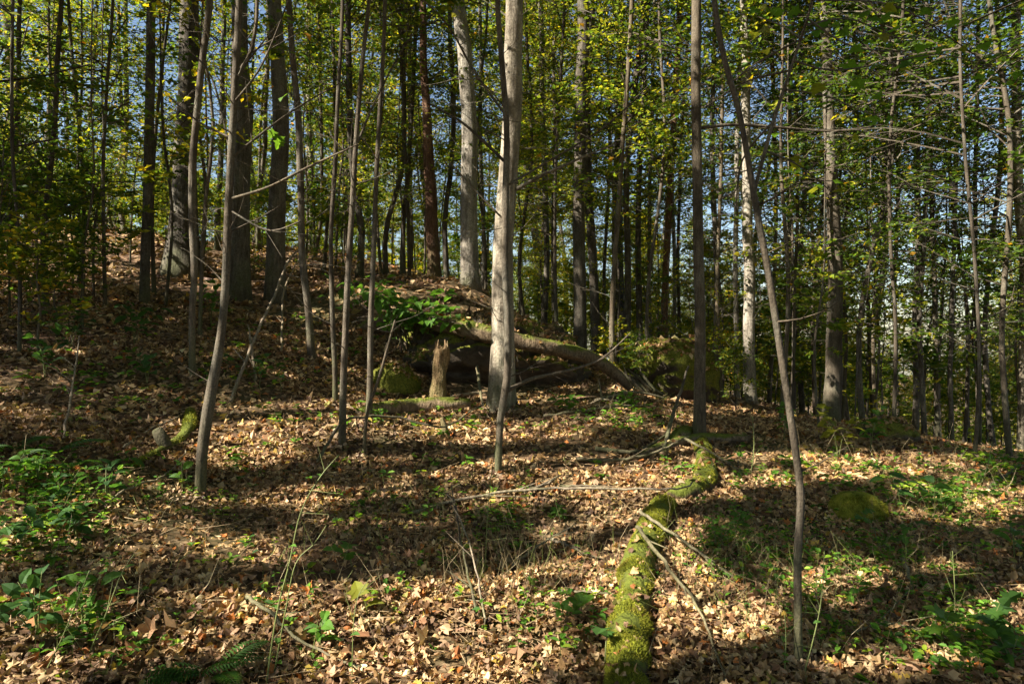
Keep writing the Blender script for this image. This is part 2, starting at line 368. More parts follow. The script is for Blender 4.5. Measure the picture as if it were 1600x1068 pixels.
# ------------------------------------------------------------------ where the photograph shows sun and shade on the ground
LIT = [  # cx, cy, rx, ry, degrees, value (later ones win)
 (560,725,430,95,0,.9),(300,800,230,75,0,.72),(640,960,390,125,0,.8),(1060,800,150,110,0,.75),(420,690,150,60,0,1),(250,720,120,50,0,.8),(90,770,110,60,0,.7),(700,725,330,60,0,.95),(960,750,120,60,0,.9),(1010,640,110,40,0,.8),(620,655,80,20,0,.9),
 (120,680,140,28,0,.5),(250,830,140,40,0,.65),(420,840,100,30,0,.45),(600,800,130,26,0,.6),(720,990,260,75,0,1),(450,1010,120,50,0,.6),(150,960,160,60,0,.5),(60,850,90,50,0,.6),
 (900,860,120,30,0,.6),(1010,960,62,110,0,1),(1080,740,60,50,0,.95),(1040,810,50,50,0,.9),(1190,730,120,40,0,.7),(1370,735,200,24,0,.85),(1500,790,120,40,0,.8),(1150,900,120,60,0,.65),
 (1330,930,150,60,0,.55),(1200,1000,150,60,0,.5),(1500,900,110,50,0,.4),(1450,1020,150,50,0,.55),(1090,840,80,30,0,.7),
 (300,440,90,18,0,.85),(390,420,60,30,0,.6),(480,520,60,40,0,.6),(180,425,80,16,0,.6),(420,560,60,30,0,.4),(560,580,50,50,0,.6),(700,470,130,30,0,.9),(880,590,60,22,0,.9),
 (150,575,230,70,0,.04),(350,540,60,40,0,.25),(190,650,150,16,-6,.1),(440,745,150,15,-22,.05),(720,703,240,7,0,.15),(640,755,150,9,2,.3),(650,865,210,34,3,.05),(230,905,230,32,2,.15),(470,795,150,20,4,.25),
 (330,985,70,28,0,.2),(925,990,20,50,0,.1),(980,700,70,10,0,.3),(1200,690,120,18,0,.1),(1420,850,160,28,0,.15),(1230,830,90,20,0,.15),(1300,790,60,14,0,.2),(1350,1000,90,14,0,.15),(780,820,60,16,0,.2),
 (785,592,125,44,0,0),(860,640,90,16,0,.3),(1130,800,60,14,0,.2),
]
def lit_at(px):
    o = np.full(len(px), .32)
    for cx, cyy, rx, ry, an, val in LIT:
        c, s = math.cos(R(an)), math.sin(R(an)); dx, dy = px[:, 0]-cx, px[:, 1]-cyy
        k = (((dx*c+dy*s)/rx)**2+((-dx*s+dy*c)/ry)**2) < 1
        o[k] = val
    return o
LIT_TRUNKS = [  # px, distance, half width across the sun, z from, z to, threshold: sunlit trunks, log, shrub and bank
 (735,13.0,.32,0,7.5,.33), (788,8.6,.36,0,7,.25), (905,13.0,.24,0,7.5,.42), (345,5.3,.15,0,5,.42), (1172,12.0,.2,0,7,.4), (480,8.7,.15,0,7,.4), (1300,10.5,.18,0,7,.42), (688,8.75,.22,.5,1.9,.1),
 (620,9.4,.95,1.65,3.2,.2), (740,9.5,.75,1.3,2.2,.25), (565,9.3,.5,.8,1.9,.42), (1050,10.7,.8,1.2,2.1,.35), (660,8.4,.5,.75,1.1,.3), (1235,3.35,.1,.2,3,.5), (985,3.9,.3,.0,.5,.25), (1090,6.3,.3,.3,.7,.25)]
def keep_leaves(C, seed=0, amount=1.0):
    """crowns open where the photograph shows sun flecks on the floor and sunlit trunks"""
    f = sun_foot(C); px = to_px(f)
    jit = (np.stack([fbm(f*1.3+9, 2, 31), fbm(f*1.3+4, 2, 32)], -1)-.5)*np.array([46, 22])*4/np.maximum(f[:, 1:2], 2)*1.2
    vis = (f[:, 1] > 1.5) & (px[:, 0] > -120) & (px[:, 0] < 1720) & (px[:, 1] > 380) & (px[:, 1] < 1250)
    L = lit_at(px+jit); fl = fbm(np.c_[f[:, :2]*3.2, f[:, 2]*0], 3, 77)
    drop = vis & ((L*1.12-.06) > (fl-.22)/.56)
    for bx, d, hw, za, zb_, th in LIT_TRUNKS:
        hx, hy = sx/math.hypot(sx, sy), sy/math.hypot(sx, sy); rx_, ry_ = C[:, 0]-(bx-800)/F*d, C[:, 1]-d
        al = rx_*hx+ry_*hy; pe = rx_*hy-ry_*hx; zq = C[:, 2]-al*math.tan(R(SUN_EL))
        k = (al > .4) & (np.abs(pe) < hw) & (zq > za) & (zq < zb_) & (fbm(np.stack([pe*2.2, zq*2.2, pe*0+bx], -1), 2, 50) > th)
        drop |= k
    return ~(drop & (rng.random(len(C)) < .97*amount))

# ------------------------------------------------------------------ foliage generator
def greens(n, yellow=.3, bright=1.0, orange=0.0):
    a = np.array([.035, .075, .012]); b = np.array([.115, .185, .023]); c = np.array([.31, .285, .028]); o = np.array([.42, .15, .015])
    t = rng.random((n, 1)); g = a*(1-t)+b*t
    k = rng.random(n) < yellow*1.25; t2 = rng.random((n, 1)); g[k] = (b*(1-t2)+c*t2)[k]
    k = rng.random(n) < orange; g[k] = (c*.4+o*.6)
    return np.clip(g*1.13*bright*rng.uniform(.75, 1.25, (n, 1)), 0, .8)
def branchwork(start, az, el, L, nsub, nleaf, leaf, droop=.0, flat=1.0, r0=None):
    """one spray: returns stick arrays and leaf arrays. start (n,3), az, el, L (n,)"""
    n = len(start); K = 5
    d0 = np.stack([np.sin(az)*np.cos(el), np.cos(az)*np.cos(el), np.sin(el)], -1)
    r0 = np.clip(.0055*L, .003, .03) if r0 is None else r0
    pts = [start]; d = d0
    for k in range(K):
        d = norm(d+rng.normal(0, .16, (n, 3))*np.array([1, 1, .6])+np.array([0, 0, .06-droop*k*.1]))
        pts.append(pts[-1]+d*(L/K)[:, None])
    pts = np.stack(pts, 1)
    SA, SB, RA, RB = [], [], [], []
    for k in range(K):
        SA.append(pts[:, k]); SB.append(pts[:, k+1]); RA.append(r0*(1-k/(K+.6))); RB.append(r0*(1-(k+1)/(K+.6)))
    lc, ld, ln = [], [], []
    tv = rng.uniform(.18, 1.0, (n, nsub)); seg = np.minimum((tv*K).astype(int), K-1); fr = tv*K-seg
    ia = np.arange(n)[:, None]
    base = pts[ia, seg]*(1-fr[..., None])+pts[ia, seg+1]*fr[..., None]; bd = norm(pts[ia, seg+1]-pts[ia, seg])
    side = np.where(rng.random((n, nsub)) < .5, -1, 1)[..., None]
    lat = norm(np.cross(bd, np.array([0, 0, 1.])))*side
    sd = norm(bd*rng.uniform(.2, 1.0, (n, nsub, 1))+lat*rng.uniform(.5, 1.1, (n, nsub, 1))+rng.normal(0, .22, (n, nsub, 3))*np.array([1, 1, flat]))
    sl_ = (L[:, None]*rng.uniform(.18, .42, (n, nsub))*(1.15-.6*tv))[..., None]
    tip = base+sd*sl_
    SA.append(base.reshape(-1, 3)); SB.append(tip.reshape(-1, 3)); rs = np.repeat(r0*.32, nsub); RA.append(rs); RB.append(rs*.3)
    q = rng.uniform(.1, 1.08, (n, nsub, nleaf, 1))
    lp = base[:, :, None]+sd[:, :, None]*sl_[:, :, None]*q
    spread = np.minimum(.19*sl_[:, :, None], .15)
    lp = lp+rng.normal(0, 1, lp.shape)*spread*np.array([1, 1, .33*flat])
    dd = norm(sd[:, :, None]+rng.normal(0, .8, lp.shape)*np.array([1, 1, .35]))
    dd[..., 2] -= .12
    nn = norm(np.array([0, 0, 1.])+rng.normal(0, .45, lp.shape))
    return (np.concatenate(SA), np.concatenate(SB), np.concatenate(RA), np.concatenate(RB)), (lp.reshape(-1, 3), dd.reshape(-1, 3), nn.reshape(-1, 3))
def crown_mesh(name, path, z0, z1, nbr, Lmax, nsub, nleaf, leaf, kind='fold', yellow=.3, bright=1.0, orange=0, shape='round', elr=(5, 40), bark='thin', prune=None, flat=1.0, origin=np.zeros(3), bare=0, clump=.45):
    """path: (n,4) trunk in world space"""
    hz = z0+(z1-z0)*rng.random(nbr)**.9
    k = np.clip(np.searchsorted(path[:, 2], hz), 1, len(path)-1)
    t = np.clip((hz-path[k-1, 2])/np.maximum(path[k, 2]-path[k-1, 2], 1e-6), 0, 1)[:, None]
    st = path[k-1, :3]*(1-t)+path[k, :3]*t
    f = (hz-z0)/max(z1-z0, 1e-6)
    prof = {'round': np.sqrt(np.clip(1-(f*2-.8)**2/1.5, .12, 1)), 'cone': 1.05-.8*f, 'flat': np.ones_like(f), 'up': .45+.55*f}[shape]
    L = Lmax*prof*rng.uniform(.6, 1.1, nbr); az = rng.uniform(0, 2*np.pi, nbr); el = np.radians(rng.uniform(*elr, nbr))+f*.25
    (a, b, ra, rb), (lp, ld, ln) = branchwork(st, az, el, L, nsub, nleaf, leaf, .3, flat)
    if clump:
        kk = fbm(lp*np.array([.75, .75, 1.3])+origin*.3, 3, 44) > clump-.06+.12*rng.random(len(lp)); lp, ld, ln = lp[kk], ld[kk], ln[kk]
    if bare: lp, ld, ln = lp[:0], ld[:0], ln[:0]
    if prune is not None and len(lp):
        kk = keep_leaves(lp, amount=prune); lp, ld, ln = lp[kk], ld[kk], ln[kk]
        kk = keep_leaves((a+b)/2, amount=prune); a, b, ra, rb = a[kk], b[kk], ra[kk], rb[kk]
    m = MB(); sticks(m, a-origin, b-origin, ra, rb, 0)
    n = len(lp)
    if n:
        g = greens(n, yellow, bright, orange)
        # whole sprays share a tone
        g = g*(.7+.6*fbm(lp*.9, 2, 13))[:, None]
        leaves(m, kind, lp-origin, ld, ln, leaf*rng.uniform(.7, 1.25, n), rng.uniform(.1, .5, n), rng.uniform(-.3, .1, n), g, 1)
    return m.mesh(name, [BARK[bark], M_LEAF], smooth=False)

# ------------------------------------------------------------------ trees traced one by one
def trunk_path(pts, d, htop, lean=None, n=26, sink=.25, dep=0.0):
    """pts: (px, py, width px) from base upwards at distance d; runs on above the frame to htop"""
    out = []
    for k, (px, py, wd) in enumerate(pts):
        dd = d+dep*k
        p = P(px, py, dd); out.append([p[0], p[1], p[2], wd/2/F*dd])
    g = float(H(out[0][0], out[0][1])); out[0][2] = g-sink
    out = [out[0]]+[o for o in out[1:] if o[2] > g+.15]
    a = np.array(out[-1]); b = np.array(out[-2]); sl = (a[:3]-b[:3])/max(a[2]-b[2], .1)
    if htop > a[2]+.5:
        for f, kk in ((.35, .8), (.7, .5), (1.0, .2)):
            h = (htop-a[2])*f
            out.append([a[0]+sl[0]*h*kk*.7, a[1]+sl[1]*h*kk*.7, a[2]+h, a[3]*(1-.85*f)+.006])
    sp = spline(np.array(out), n)
    wob = np.stack([vnoise(np.c_[sp[:, 2]*1.1, sp[:, 0]*0+q, sp[:, 0]*0+pts[0][0]*.37], 91)-.5 for q in (0, 5)], -1)
    sp[:, :2] += wob*np.clip(sp[:, 3:4]*1.2, .035, .07)*np.clip(sp[:, 2:3]-g, 0, 1)
    return sp
def make_tree(name, label, pts, d, htop, bark='grey', seg=12, rough=.08, flare=None, crown=None, branches=(), cat='tree', group=None, dep=0.0, n=34):
    path = trunk_path(pts, d, htop, n=n, dep=dep)
    g = path[0, :3]+np.array([0, 0, .25])
    t = empty(name, g, label, cat, group)
    m = MB(); pp = path.copy(); pp[:, :3] -= g
    r = pts[0][2]/2/F*d
    if d < 10.6: BASES.append((g[0], g[1], r))
    tube(m, pp, seg, rough, max(flare if flare is not None else r*.8, .10), seed=int(abs(pts[0][0])) % 97, freq=4.5 if r > .1 else 9)
    obj("trunk", m.mesh("trunk", BARK[bark]), t)
    for br in branches:
        bm = MB(); bp = spline(np.array([list(P(x, y, d+dz)-g)+[wd/2/F*d] for x, y, dz, wd in br]), 4*len(br))
        tube(bm, bp, 6, .05, 0, 3, freq=12)
        # side twigs
        k = rng.integers(3, len(bp)-1, 5); dirs = norm(rng.normal(0, 1, (5, 3))+norm(bp[-1, :3]-bp[0, :3])*1.2)
        sticks(bm, bp[k, :3], bp[k, :3]+dirs*rng.uniform(.15, .5, (5, 1)), bp[k, 3]*.5, bp[k, 3]*.15)
        obj("branch", bm.mesh("branch", BARK[bark]), t)
    zl = (crown['z0'] if crown else htop); nt_ = int(np.clip((zl-g[2]-.8)*5, 0, 26)) if d > 4 else 5
    if nt_:
        zt = rng.uniform(g[2]+.7, max(min(zl, 7.5), g[2]+1.5), nt_); k = np.clip(np.searchsorted(path[:, 2], zt), 1, len(path)-2); st = path[k, :3]-g
        (a, b, ra, rb), _l = branchwork(st, rng.uniform(0, 6.28, nt_), np.radians(rng.uniform(-15, 55, nt_)), rng.uniform(.25, 1.5, nt_)*(.6 if d < 8 else 1), 3, 1, .05, r0=np.minimum(rng.uniform(.003, .009, nt_), r*.35))
        m = MB(); sticks(m, a, b, ra, rb); o = obj("dead_twigs", m.mesh("dead_twigs", BARK[bark]), t); o["kind"] = "stuff"
    if crown:
        c = dict(crown)
        obj("crown", crown_mesh("crown", path, origin=g, bark=bark if bark in ('thin', 'dark') else 'thin', **c), t)
    return t, path, g

BASES = []
HIGH = dict(z0=9.0, z1=19, nbr=70, Lmax=4.2, nsub=10, nleaf=15, clump=0, leaf=.13, yellow=.35, shape='round', prune=1.0)
def US(z0, z1, nbr=22, L=2.2, y=.32, br=1.2, leaf=.085, nl=15, ns=10, o=.01, **k):
    return dict(z0=z0, z1=z1, nbr=int(nbr*1.9), Lmax=L*1.15, nsub=ns, nleaf=nl, leaf=leaf, yellow=y, bright=br, orange=o, shape='round', elr=(-5, 35), prune=1.0, flat=.6, **k)

T = make_tree
T('tree', 'massive dark old tree with flaring roots on the upper hillside', [(283,430,50),(287,330,36),(290,200,32),(297,0,27)], 13, 21, 'grey', 16, .12, .5, HIGH)
T('tree', 'big rough-barked tree directly behind the bent foreground sapling', [(374,465,30),(377,300,27),(379,150,25),(373,0,23)], 12, 21, 'grey', 14, .12, .3, HIGH)
T('tree', 'big grey rough tree uphill, twin of the one behind the sapling', [(429,466,30),(432,330,27),(437,180,25),(428,0,20)], 12.3, 20, 'grey', 14, .12, .3, HIGH)
T('tree', 'pale straight trunk standing on top of the mound, sunlit', [(735,446,28),(733,330,26),(733,200,25),(724,80,23),(716,0,22)], 13, 22, 'pale', 16, .08, .25, HIGH)
T('tree', 'thickest pale tree in the middle, beside the dark boulder', [(783,640,40),(784,540,35),(787,430,33),(795,250,30),(800,100,29),(804,0,27)], 8.6, 20, 'pale', 18, .09, .35, dict(HIGH, z0=8, nbr=52),
  branches=[[(800,300,0,7),(835,280,-.2,5),(900,250,-.4,4),(960,225,-.5,2)]])
T('tree', 'tall mottled trunk with light patches behind the arched log', [(906,572,21),(905,480,20),(906,250,18),(910,80,19),(908,0,18)], 13, 21, 'grey', 14, .08, .25, HIGH)
T('tree', 'straight mid-sized trunk at the far end of the mossy log', [(1093,686,19),(1093,560,17),(1092,380,16),(1089,180,15),(1085,0,15)], 8.0, 15, 'smooth', 14, .04, .2, dict(HIGH, z0=6.5, z1=14, nbr=30, Lmax=3.0, leaf=.11),
  branches=[[(1094,200,0,6),(1150,195,.1,5),(1230,200,.2,4),(1300,205,.3,3),(1380,195,.4,2)]])
T('tree', 'banded pale trunk behind the bent sapling, below the mossy boulder', [(1172,632,19),(1172,500,18),(1170,350,16),(1166,150,14),(1163,0,12)], 12, 18, 'pale', 12, .06, .2, dict(HIGH, z0=7.5))
T('tree', 'stout smooth trunk on the slope edge with light patches', [(1297,664,27),(1303,560,24),(1306,450,22),(1303,300,19),(1294,120,16),(1287,0,14)], 10.5, 17, 'smooth', 14, .05, .2, dict(HIGH, z0=7))
T('tree', 'dark decaying trunk with reddish stripped bark behind the mound', [(680,442,23),(676,380,20),(672,300,19),(666,180,14),(662,60,11)], 14, 13, 'red', 12, .14, .15, US(6, 12, 18, 2.4))
T('tree', 'straight dark tree on the shaded hillside above the ferns', [(225,482,14),(229,350,14),(233,230,14),(238,0,13)], 10, 15, 'dark', 10, .08, .15, US(4.2, 11, 20, 2.3, .2, .9))
T('tree', 'crooked stem with a scarred knee in front of the massive tree', [(300,585,10),(301,500,10),(302,430,10),(297,360,12),(303,250,11),(312,130,10),(326,0,10)], 7.6, 9.5, 'smooth', 10, .06, .06, US(5.6, 9, 12, 1.6))
# the near saplings
T('sapling', 'bent sapling with a kinked base in the sunny leaf patch', [(311,812,17),(316,720,16),(331,625,17),(346,500,12),(356,360,12),(364,200,11),(371,60,11),(373,0,10)], 5.3, 6.5, 'smooth', 14, .05, .07, US(4.4, 6.4, 8, 1.3),
  branches=[[(363,310,0,5),(420,292,-.1,4),(480,262,-.1,4),(560,225,-.2,2)], [(364,245,0,5),(420,200,.2,4),(470,165,.3,3),(540,125,.3,2)], [(368,120,0,8),(388,90,.1,7),(400,40,.1,6),(402,-20,.1,6)],
            [(363,255,0,4),(330,120,.3,3),(275,62,.4,2)], [(360,215,0,4),(310,190,.2,3),(262,150,.3,2)], [(366,160,0,4),(410,100,-.2,3),(455,-10,-.2,2)], [(362,330,0,3),(420,360,-.2,3),(470,345,-.3,2)]])
T('sapling', 'light slender sapling rising from the leafy bank left of the shrub', [(490,575,14),(482,500,12),(475,400,11),(468,260,11),(460,130,10),(453,0,9)], 8.8, 8.5, 'smooth', 10, .04, .06, US(5.2, 8.4, 14, 1.7, .4))
T('sapling', 'dark slim sapling rooted in sunlit litter before the short log', [(534,695,13),(536,600,11),(540,480,10),(546,380,9),(556,230,8),(566,100,7),(577,0,6)], 6.7, 7.0, 'thin', 10, .04, .05, US(4.8, 7, 10, 1.4),
  branches=[[(556,230,0,4),(590,150,.2,3),(640,60,.3,2),(690,10,.3,2)]])
T('sapling', 'thin stem just behind the dark slim sapling', [(524,632,9),(522,500,8),(518,380,7),(522,250,7),(530,100,6)], 7.8, 7.0, 'thin', 8, .04, .04, US(5, 7, 8, 1.3))
T('sapling', 'pale slim sapling touching the end of the short mossy log', [(575,668,11),(578,600,10),(582,480,9),(584,380,8),(590,230,7),(600,60,6)], 7.3, 7.2, 'smooth', 10, .04, .05, US(4.9, 7, 10, 1.4, .35))
T('sapling', 'whip-thin leaning shoot between the two slim saplings', [(567,705,6),(572,650,5),(588,600,5),(600,560,4),(617,500,3)], 6.6, 2.3, 'thin', 6, .03, .03, None, n=12)
T('sapling', 'wavy sapling growing against the thickest pale tree', [(777,800,11),(776,720,10),(781,650,11),(790,600,12),(793,520,11),(789,420,11),(791,300,11),(793,200,9),(786,110,9),(779,30,8),(778,0,8)], 6.2, 6.5, 'smooth', 12, .04, .05, US(4.6, 6.4, 8, 1.3),
  branches=[[(789,612,0,7),(830,592,.2,6),(890,578,.3,5),(940,560,.4,4),(985,520,.5,2)], [(788,252,0,5),(760,225,.1,5),(720,190,.2,4),(668,160,.3,2)], [(790,180,0,4),(740,110,.3,4),(700,40,.4,3),(655,-5,.4,3)],
            [(792,290,0,4),(860,250,.2,3),(935,205,.3,3),(1000,150,.4,2)], [(789,345,0,3),(745,300,.1,3),(700,250,.2,2)], [(790,170,0,3),(765,140,-.1,2),(742,120,-.2,2)]])
T('sapling', 'long curved sapling in front, bending from the ground towards the top', [(1249,1062,14),(1247,960,12),(1245,860,12),(1247,780,12),(1236,690,11),(1220,580,11),(1199,440,11),(1178,330,10),(1162,240,9),(1148,170,9),(1126,90,9),(1112,0,8)], 3.35, 4.2, 'smooth', 16, .05, .05, None,
  branches=[[(1176,310,0,7),(1190,255,.05,6),(1210,185,.1,6),(1238,100,.15,5),(1262,27,.2,5),(1285,-60,.25,4)], [(1208,190,.1,4),(1160,250,.2,3),(1150,330,.2,2)], [(1235,110,.15,4),(1160,130,.3,3),(1100,170,.4,2)], [(1255,60,.2,4),(1180,100,.3,3),(1130,140,.4,2)]], n=56)
# further stems, traced from the photograph: px base, (px, width) at mid and top, distance, top height, bark, crown
MID = [
 (76,480,70,95,9.2,9,11,'dark',US(3.0,8.5,20,2.2,.15,.9)), (62,356,66,88,18,13,14,'grey',US(5,13,24,3,.45,1.2)), (142,372,140,150,17,5,12,'thin',US(4,11,16,2.2,.6,1.3)), (178,365,180,186,18,6,12,'thin',US(4,11,14,2.2,.5,1.2)),
 (200,372,198,196,18,9,14,'grey',None), (255,385,250,255,17,6,11,'dark',US(4.5,10,20,2.4,.3)), (340,385,343,350,16,10,14,'dark',US(7,13,24,2.6,.3)), (407,380,412,418,16.5,9,15,'grey',None),
 (395,380,400,398,19,5,13,'thin',US(6,12,16,2.2,.6,1.3)), (487,400,490,500,16,6,12,'thin',US(5,11,18,2.2,.6,1.2)), (505,420,512,520,14.5,6,12,'thin',None), (560,430,556,545,14,12,15,'dark',US(6.5,13,30,2.8,.25)),
 (604,430,612,628,15,9,13,'thin',US(6,12,18,2.3,.5)), (628,432,630,650,15.5,8,12,'thin',None), (642,425,645,640,18,7,15,'grey',US(6,14,20,2.6,.6,1.2)), (700,438,700,705,15,9,14,'dark',US(6,13,26,2.6,.3)),
 (752,440,752,750,18,7,14,'grey',US(6,13,22,2.6,.55,1.2)), (757,500,757,760,17,5,12,'thin',None), (822,520,820,822,18,6,13,'thin',US(4,12,20,2.4,.5,1.2)), (848,525,848,845,19,10,15,'grey',US(5,14,28,2.8,.5,1.1)),
 (868,535,868,866,20,7,15,'grey',US(5,14,20,2.6,.5,1.2)), (932,545,928,922,15.5,15,17,'dark',US(7,15,34,3,.4,1.1)), (945,545,945,948,19,6,13,'thin',US(4,12,18,2.4,.5,1.2)), (958,600,966,985,10.4,9,9,'smooth',US(4.5,8.5,16,2.0,.45)),
 (975,545,980,1003,14.5,11,14,'grey',US(5.5,13,28,2.6,.5,1.1)), (1002,545,1003,1010,16,10,15,'dark',US(5,13,24,2.6,.4)), (1016,545,1018,1022,18,7,14,'pale',US(5,12,18,2.4,.4)), (1034,550,1046,1060,16,12,15,'red',US(5,13,24,2.6,.4)),
 (1050,552,1052,1058,19,7,14,'pale',US(5,12,20,2.4,.4)), (1066,560,1068,1075,18,6,13,'thin',US(4,12,18,2.4,.3)), (1112,600,1113,1116,15,9,13,'grey',US(4,12,28,2.5,.25)), (1128,630,1120,1128,12.5,7,10,'smooth',US(3.2,9,24,2.0,.2)),
 (1152,625,1158,1160,13.5,9,14,'pale',US(5,13,24,2.4,.25)), (1200,640,1200,1205,15,7,12,'thin',US(3,11,26,2.4,.25)), (1240,650,1240,1238,16,8,14,'grey',US(3.5,13,28,2.6,.3)), (1256,655,1255,1250,18,9,15,'grey',US(3,13,26,2.6,.3)),
 (1275,660,1278,1280,14,6,11,'thin',US(2.5,10,26,2.3,.25)), (1330,672,1328,1335,14,8,13,'grey',US(3,12,30,2.4,.2)), (1350,690,1372,1390,10.2,9,9,'dark',US(3.2,8.5,26,2.2,.15)), (1372,690,1378,1380,13,6,10,'thin',US(2.6,9.5,24,2.2,.25)),
 (1400,690,1404,1398,15,7,12,'thin',US(2.4,11,26,2.4,.25)), (1430,690,1432,1425,12,10,12,'grey',US(3.6,11,30,2.5,.2)), (1446,700,1440,1448,10.5,8,10,'dark',US(3.0,9,26,2.2,.2)), (1466,700,1462,1455,12.5,8,12,'smooth',US(3.6,11,24,2.4,.2)),
 (1488,710,1480,1490,11.2,7,10,'dark',US(2.8,9,26,2.2,.2)), (1505,715,1500,1497,13,6,11,'thin',US(2.4,10,26,2.3,.25)), (1530,720,1535,1528,12,7,11,'thin',US(2.6,10,28,2.3,.2)), (1558,730,1552,1560,13.5,8,13,'grey',US(2.8,12,28,2.4,.25)),
 (1581,750,1574,1550,8.0,9,8,'smooth',US(3.2,7.5,18,1.9,.2)), (1596,700,1592,1588,11.5,16,14,'pale',US(4.5,13,26,2.6,.2)),
 (1520,760,1515,1500,7.4,6,7.5,'thin',US(3.9,7,15,2.0,.2)), (1395,720,1400,1410,8.8,6,8.5,'thin',US(4.6,8,16,2.0,.25)), (1235,680,1238,1240,12.6,6,10,'thin',US(4.4,9.5,22,2.2,.3)), (1012,620,1016,1030,11.6,6,10,'thin',US(4.5,9,24,2.3,.55,1.3)),
 (870,570,872,880,13.5,6,11,'thin',US(4.8,10.5,24,2.4,.6,1.3)), (640,450,636,625,14.5,6,12,'thin',US(5.5,11,24,2.4,.5,1.2)), (30,560,25,20,7.4,6,8,'dark',US(2.9,7.5,14,2.0,.25,.95)), (165,500,170,175,9.5,6,9.5,'thin',US(4.4,9,20,2.2,.25)),
 (20,480,24,30,10.5,8,10,'dark',US(2.8,9.5,20,2.2,.3,1.0)), (118,470,112,110,11,6,10,'dark',US(2.6,6.5,9,2.0,.25,.9)), (-40,560,-30,-10,8,8,9,'dark',US(2.2,8.5,26,2.2,.2,.9)), (1640,740,1650,1640,9,8,10,'dark',US(2.5,9,34,2.4,.15)),
]
LAND = [(0, 'the edge of the shaded hillside'), (230, 'the straight dark hillside tree'), (285, 'the massive old tree'), (376, 'the tree behind the bent sapling'), (430, 'the big grey uphill tree'), (480, 'the light slender sapling'),
        (540, 'the dark slim sapling'), (672, 'the reddish decaying trunk'), (734, 'the pale mound tree'), (790, 'the thickest pale tree'), (906, 'the mottled trunk'), (1092, 'the mossy log tree'), (1170, 'the banded pale trunk'), (1303, 'the stout slope-edge trunk')]
_U = 'first second third fourth fifth sixth seventh eighth ninth tenth eleventh twelfth thirteenth fourteenth fifteenth sixteenth seventeenth eighteenth nineteenth'.split()
ORD = _U+[w for t, u in (('twentieth', 'twenty'), ('thirtieth', 'thirty'), ('fortieth', 'forty'), ('fiftieth', 'fifty'), ('sixtieth', 'sixty')) for w in [t]+[u+'-'+v for v in _U[:9]]]
cnt = {}
BK = {'dark': 'dark', 'grey': 'grey', 'thin': 'thin brown', 'smooth': 'smooth light', 'pale': 'pale', 'red': 'reddish'}
for (bx, by, mx, tx, d, wd, ht, bk, cr) in sorted(MID, key=lambda a: a[2]):
    ln_ = [l for x, l in LAND if x <= max(bx, 0)][-1]; cnt[ln_] = cnt.get(ln_, 0)+1
    lab = f"{BK[bk]} slim trunk, {ORD[cnt[ln_]-1]} stem to the right of {ln_}"
    j = rng.normal(0, 9 if wd < 10 else 5, 2); wd *= .86
    if cr and bx > 1080: cr = dict(cr, yellow=cr['yellow']*.6, bright=cr['bright']*.74, clump=.5, leaf=.075)
    if cr and bx > 560: cr = dict(cr, z0=max(cr['z0']-1.2, 1.0), nbr=int(cr['nbr']*1.15))
    T('tree', lab, [(bx, by, wd*1.25), (bx*.6+mx*.4+j[0], by*.55+260*.45, wd*1.05), (mx*.7+tx*.3+j[1], 240, wd), (tx, 40, wd*.9)], d, ht, bk, 8 if wd < 9 else 10, .06, .08, dict(cr, prune=None if d > 12 or bx > 1300 else 1.0) if cr else US(ht*.45, ht, 16, 2.2, .5), group='slim trees of the middle distance', n=22)

# ------------------------------------------------------------------ trees added beyond the frame's edge to shade the slope, crowns thinned for sun flecks
SHADE = [(-9.5,-1.5,15),(-6.5,-3.5,14),(-11.5,3.0,15),(-13,6,16),(-4.2,-1.2,11),(-8,1.0,12),(-10.5,7.6,14),(-3.6,1.2,10),(-15,0,17),(-2.0,-3.2,12),(-14,10,17),(-7,3.55,10),(-9.6,6.1,11),(-8.4,6.6,10),(-12.5,8.2,13),(-10.3,5.0,12),(-11.8,6.0,13),(-9.2,7.0,10.5)]
for k, (x, y, h) in enumerate(SHADE):
    z = float(H(x, y)); path = spline(np.array([[x, y, z-.2, .16], [x+.1, y, z+h*.4, .13], [x+.2, y+.2, z+h, .02]]), 20)
    t = empty('tree', (x, y, z), 'tall leafy tree outside the picture, its crown shading the slope', 'tree', 'shade trees beside the photographer')
    m = MB(); pp = path.copy(); pp[:, :3] -= (x, y, z); tube(m, pp, 10, .06, .15, k, freq=4.5); obj("trunk", m.mesh("trunk", BARK['grey']), t)
    obj("crown", crown_mesh("crown", path, z+4.3, z+h, 88, 3.4, 11, 18, .13, yellow=.3, prune=1.0, clump=0, origin=np.array([x, y, z])), t)

# ------------------------------------------------------------------ far forest: copies of a few grown prototypes
def proto_tree(h, rb, z0, L, nbr, ns, nl, leaf, yellow, bright, bark, shape='round', elr=(0, 40)):
    bend = rng.normal(0, .035*h, 2); kink = rng.normal(0, .012*h, (2, 2))
    path = spline(np.array([[0, 0, -.4, rb], [bend[0]*.2+kink[0, 0], bend[1]*.2+kink[0, 1], h*.22, rb*.86], [bend[0]*.5+kink[1, 0], bend[1]*.5+kink[1, 1], h*.45, rb*.7], [bend[0], bend[1], h*.7, rb*.45], [bend[0]*1.2, bend[1]*.7, h, .01]]), 14)
    m = MB(); tube(m, path, 7, .06, .1, 5, freq=4)
    return m.mesh("trunk", BARK[bark]), crown_mesh("crown", path, z0, h, nbr, L, ns, nl, leaf, yellow=yellow, bright=bright, shape=shape, elr=elr, bark='thin', orange=.015)
CANOPY = [proto_tree(18+2*k, .16+.02*k, 4+k, 3.8, 95, 12, 17, .16, .45, 1.15, ('grey', 'pale', 'dark', 'grey')[k]) for k in range(4)]
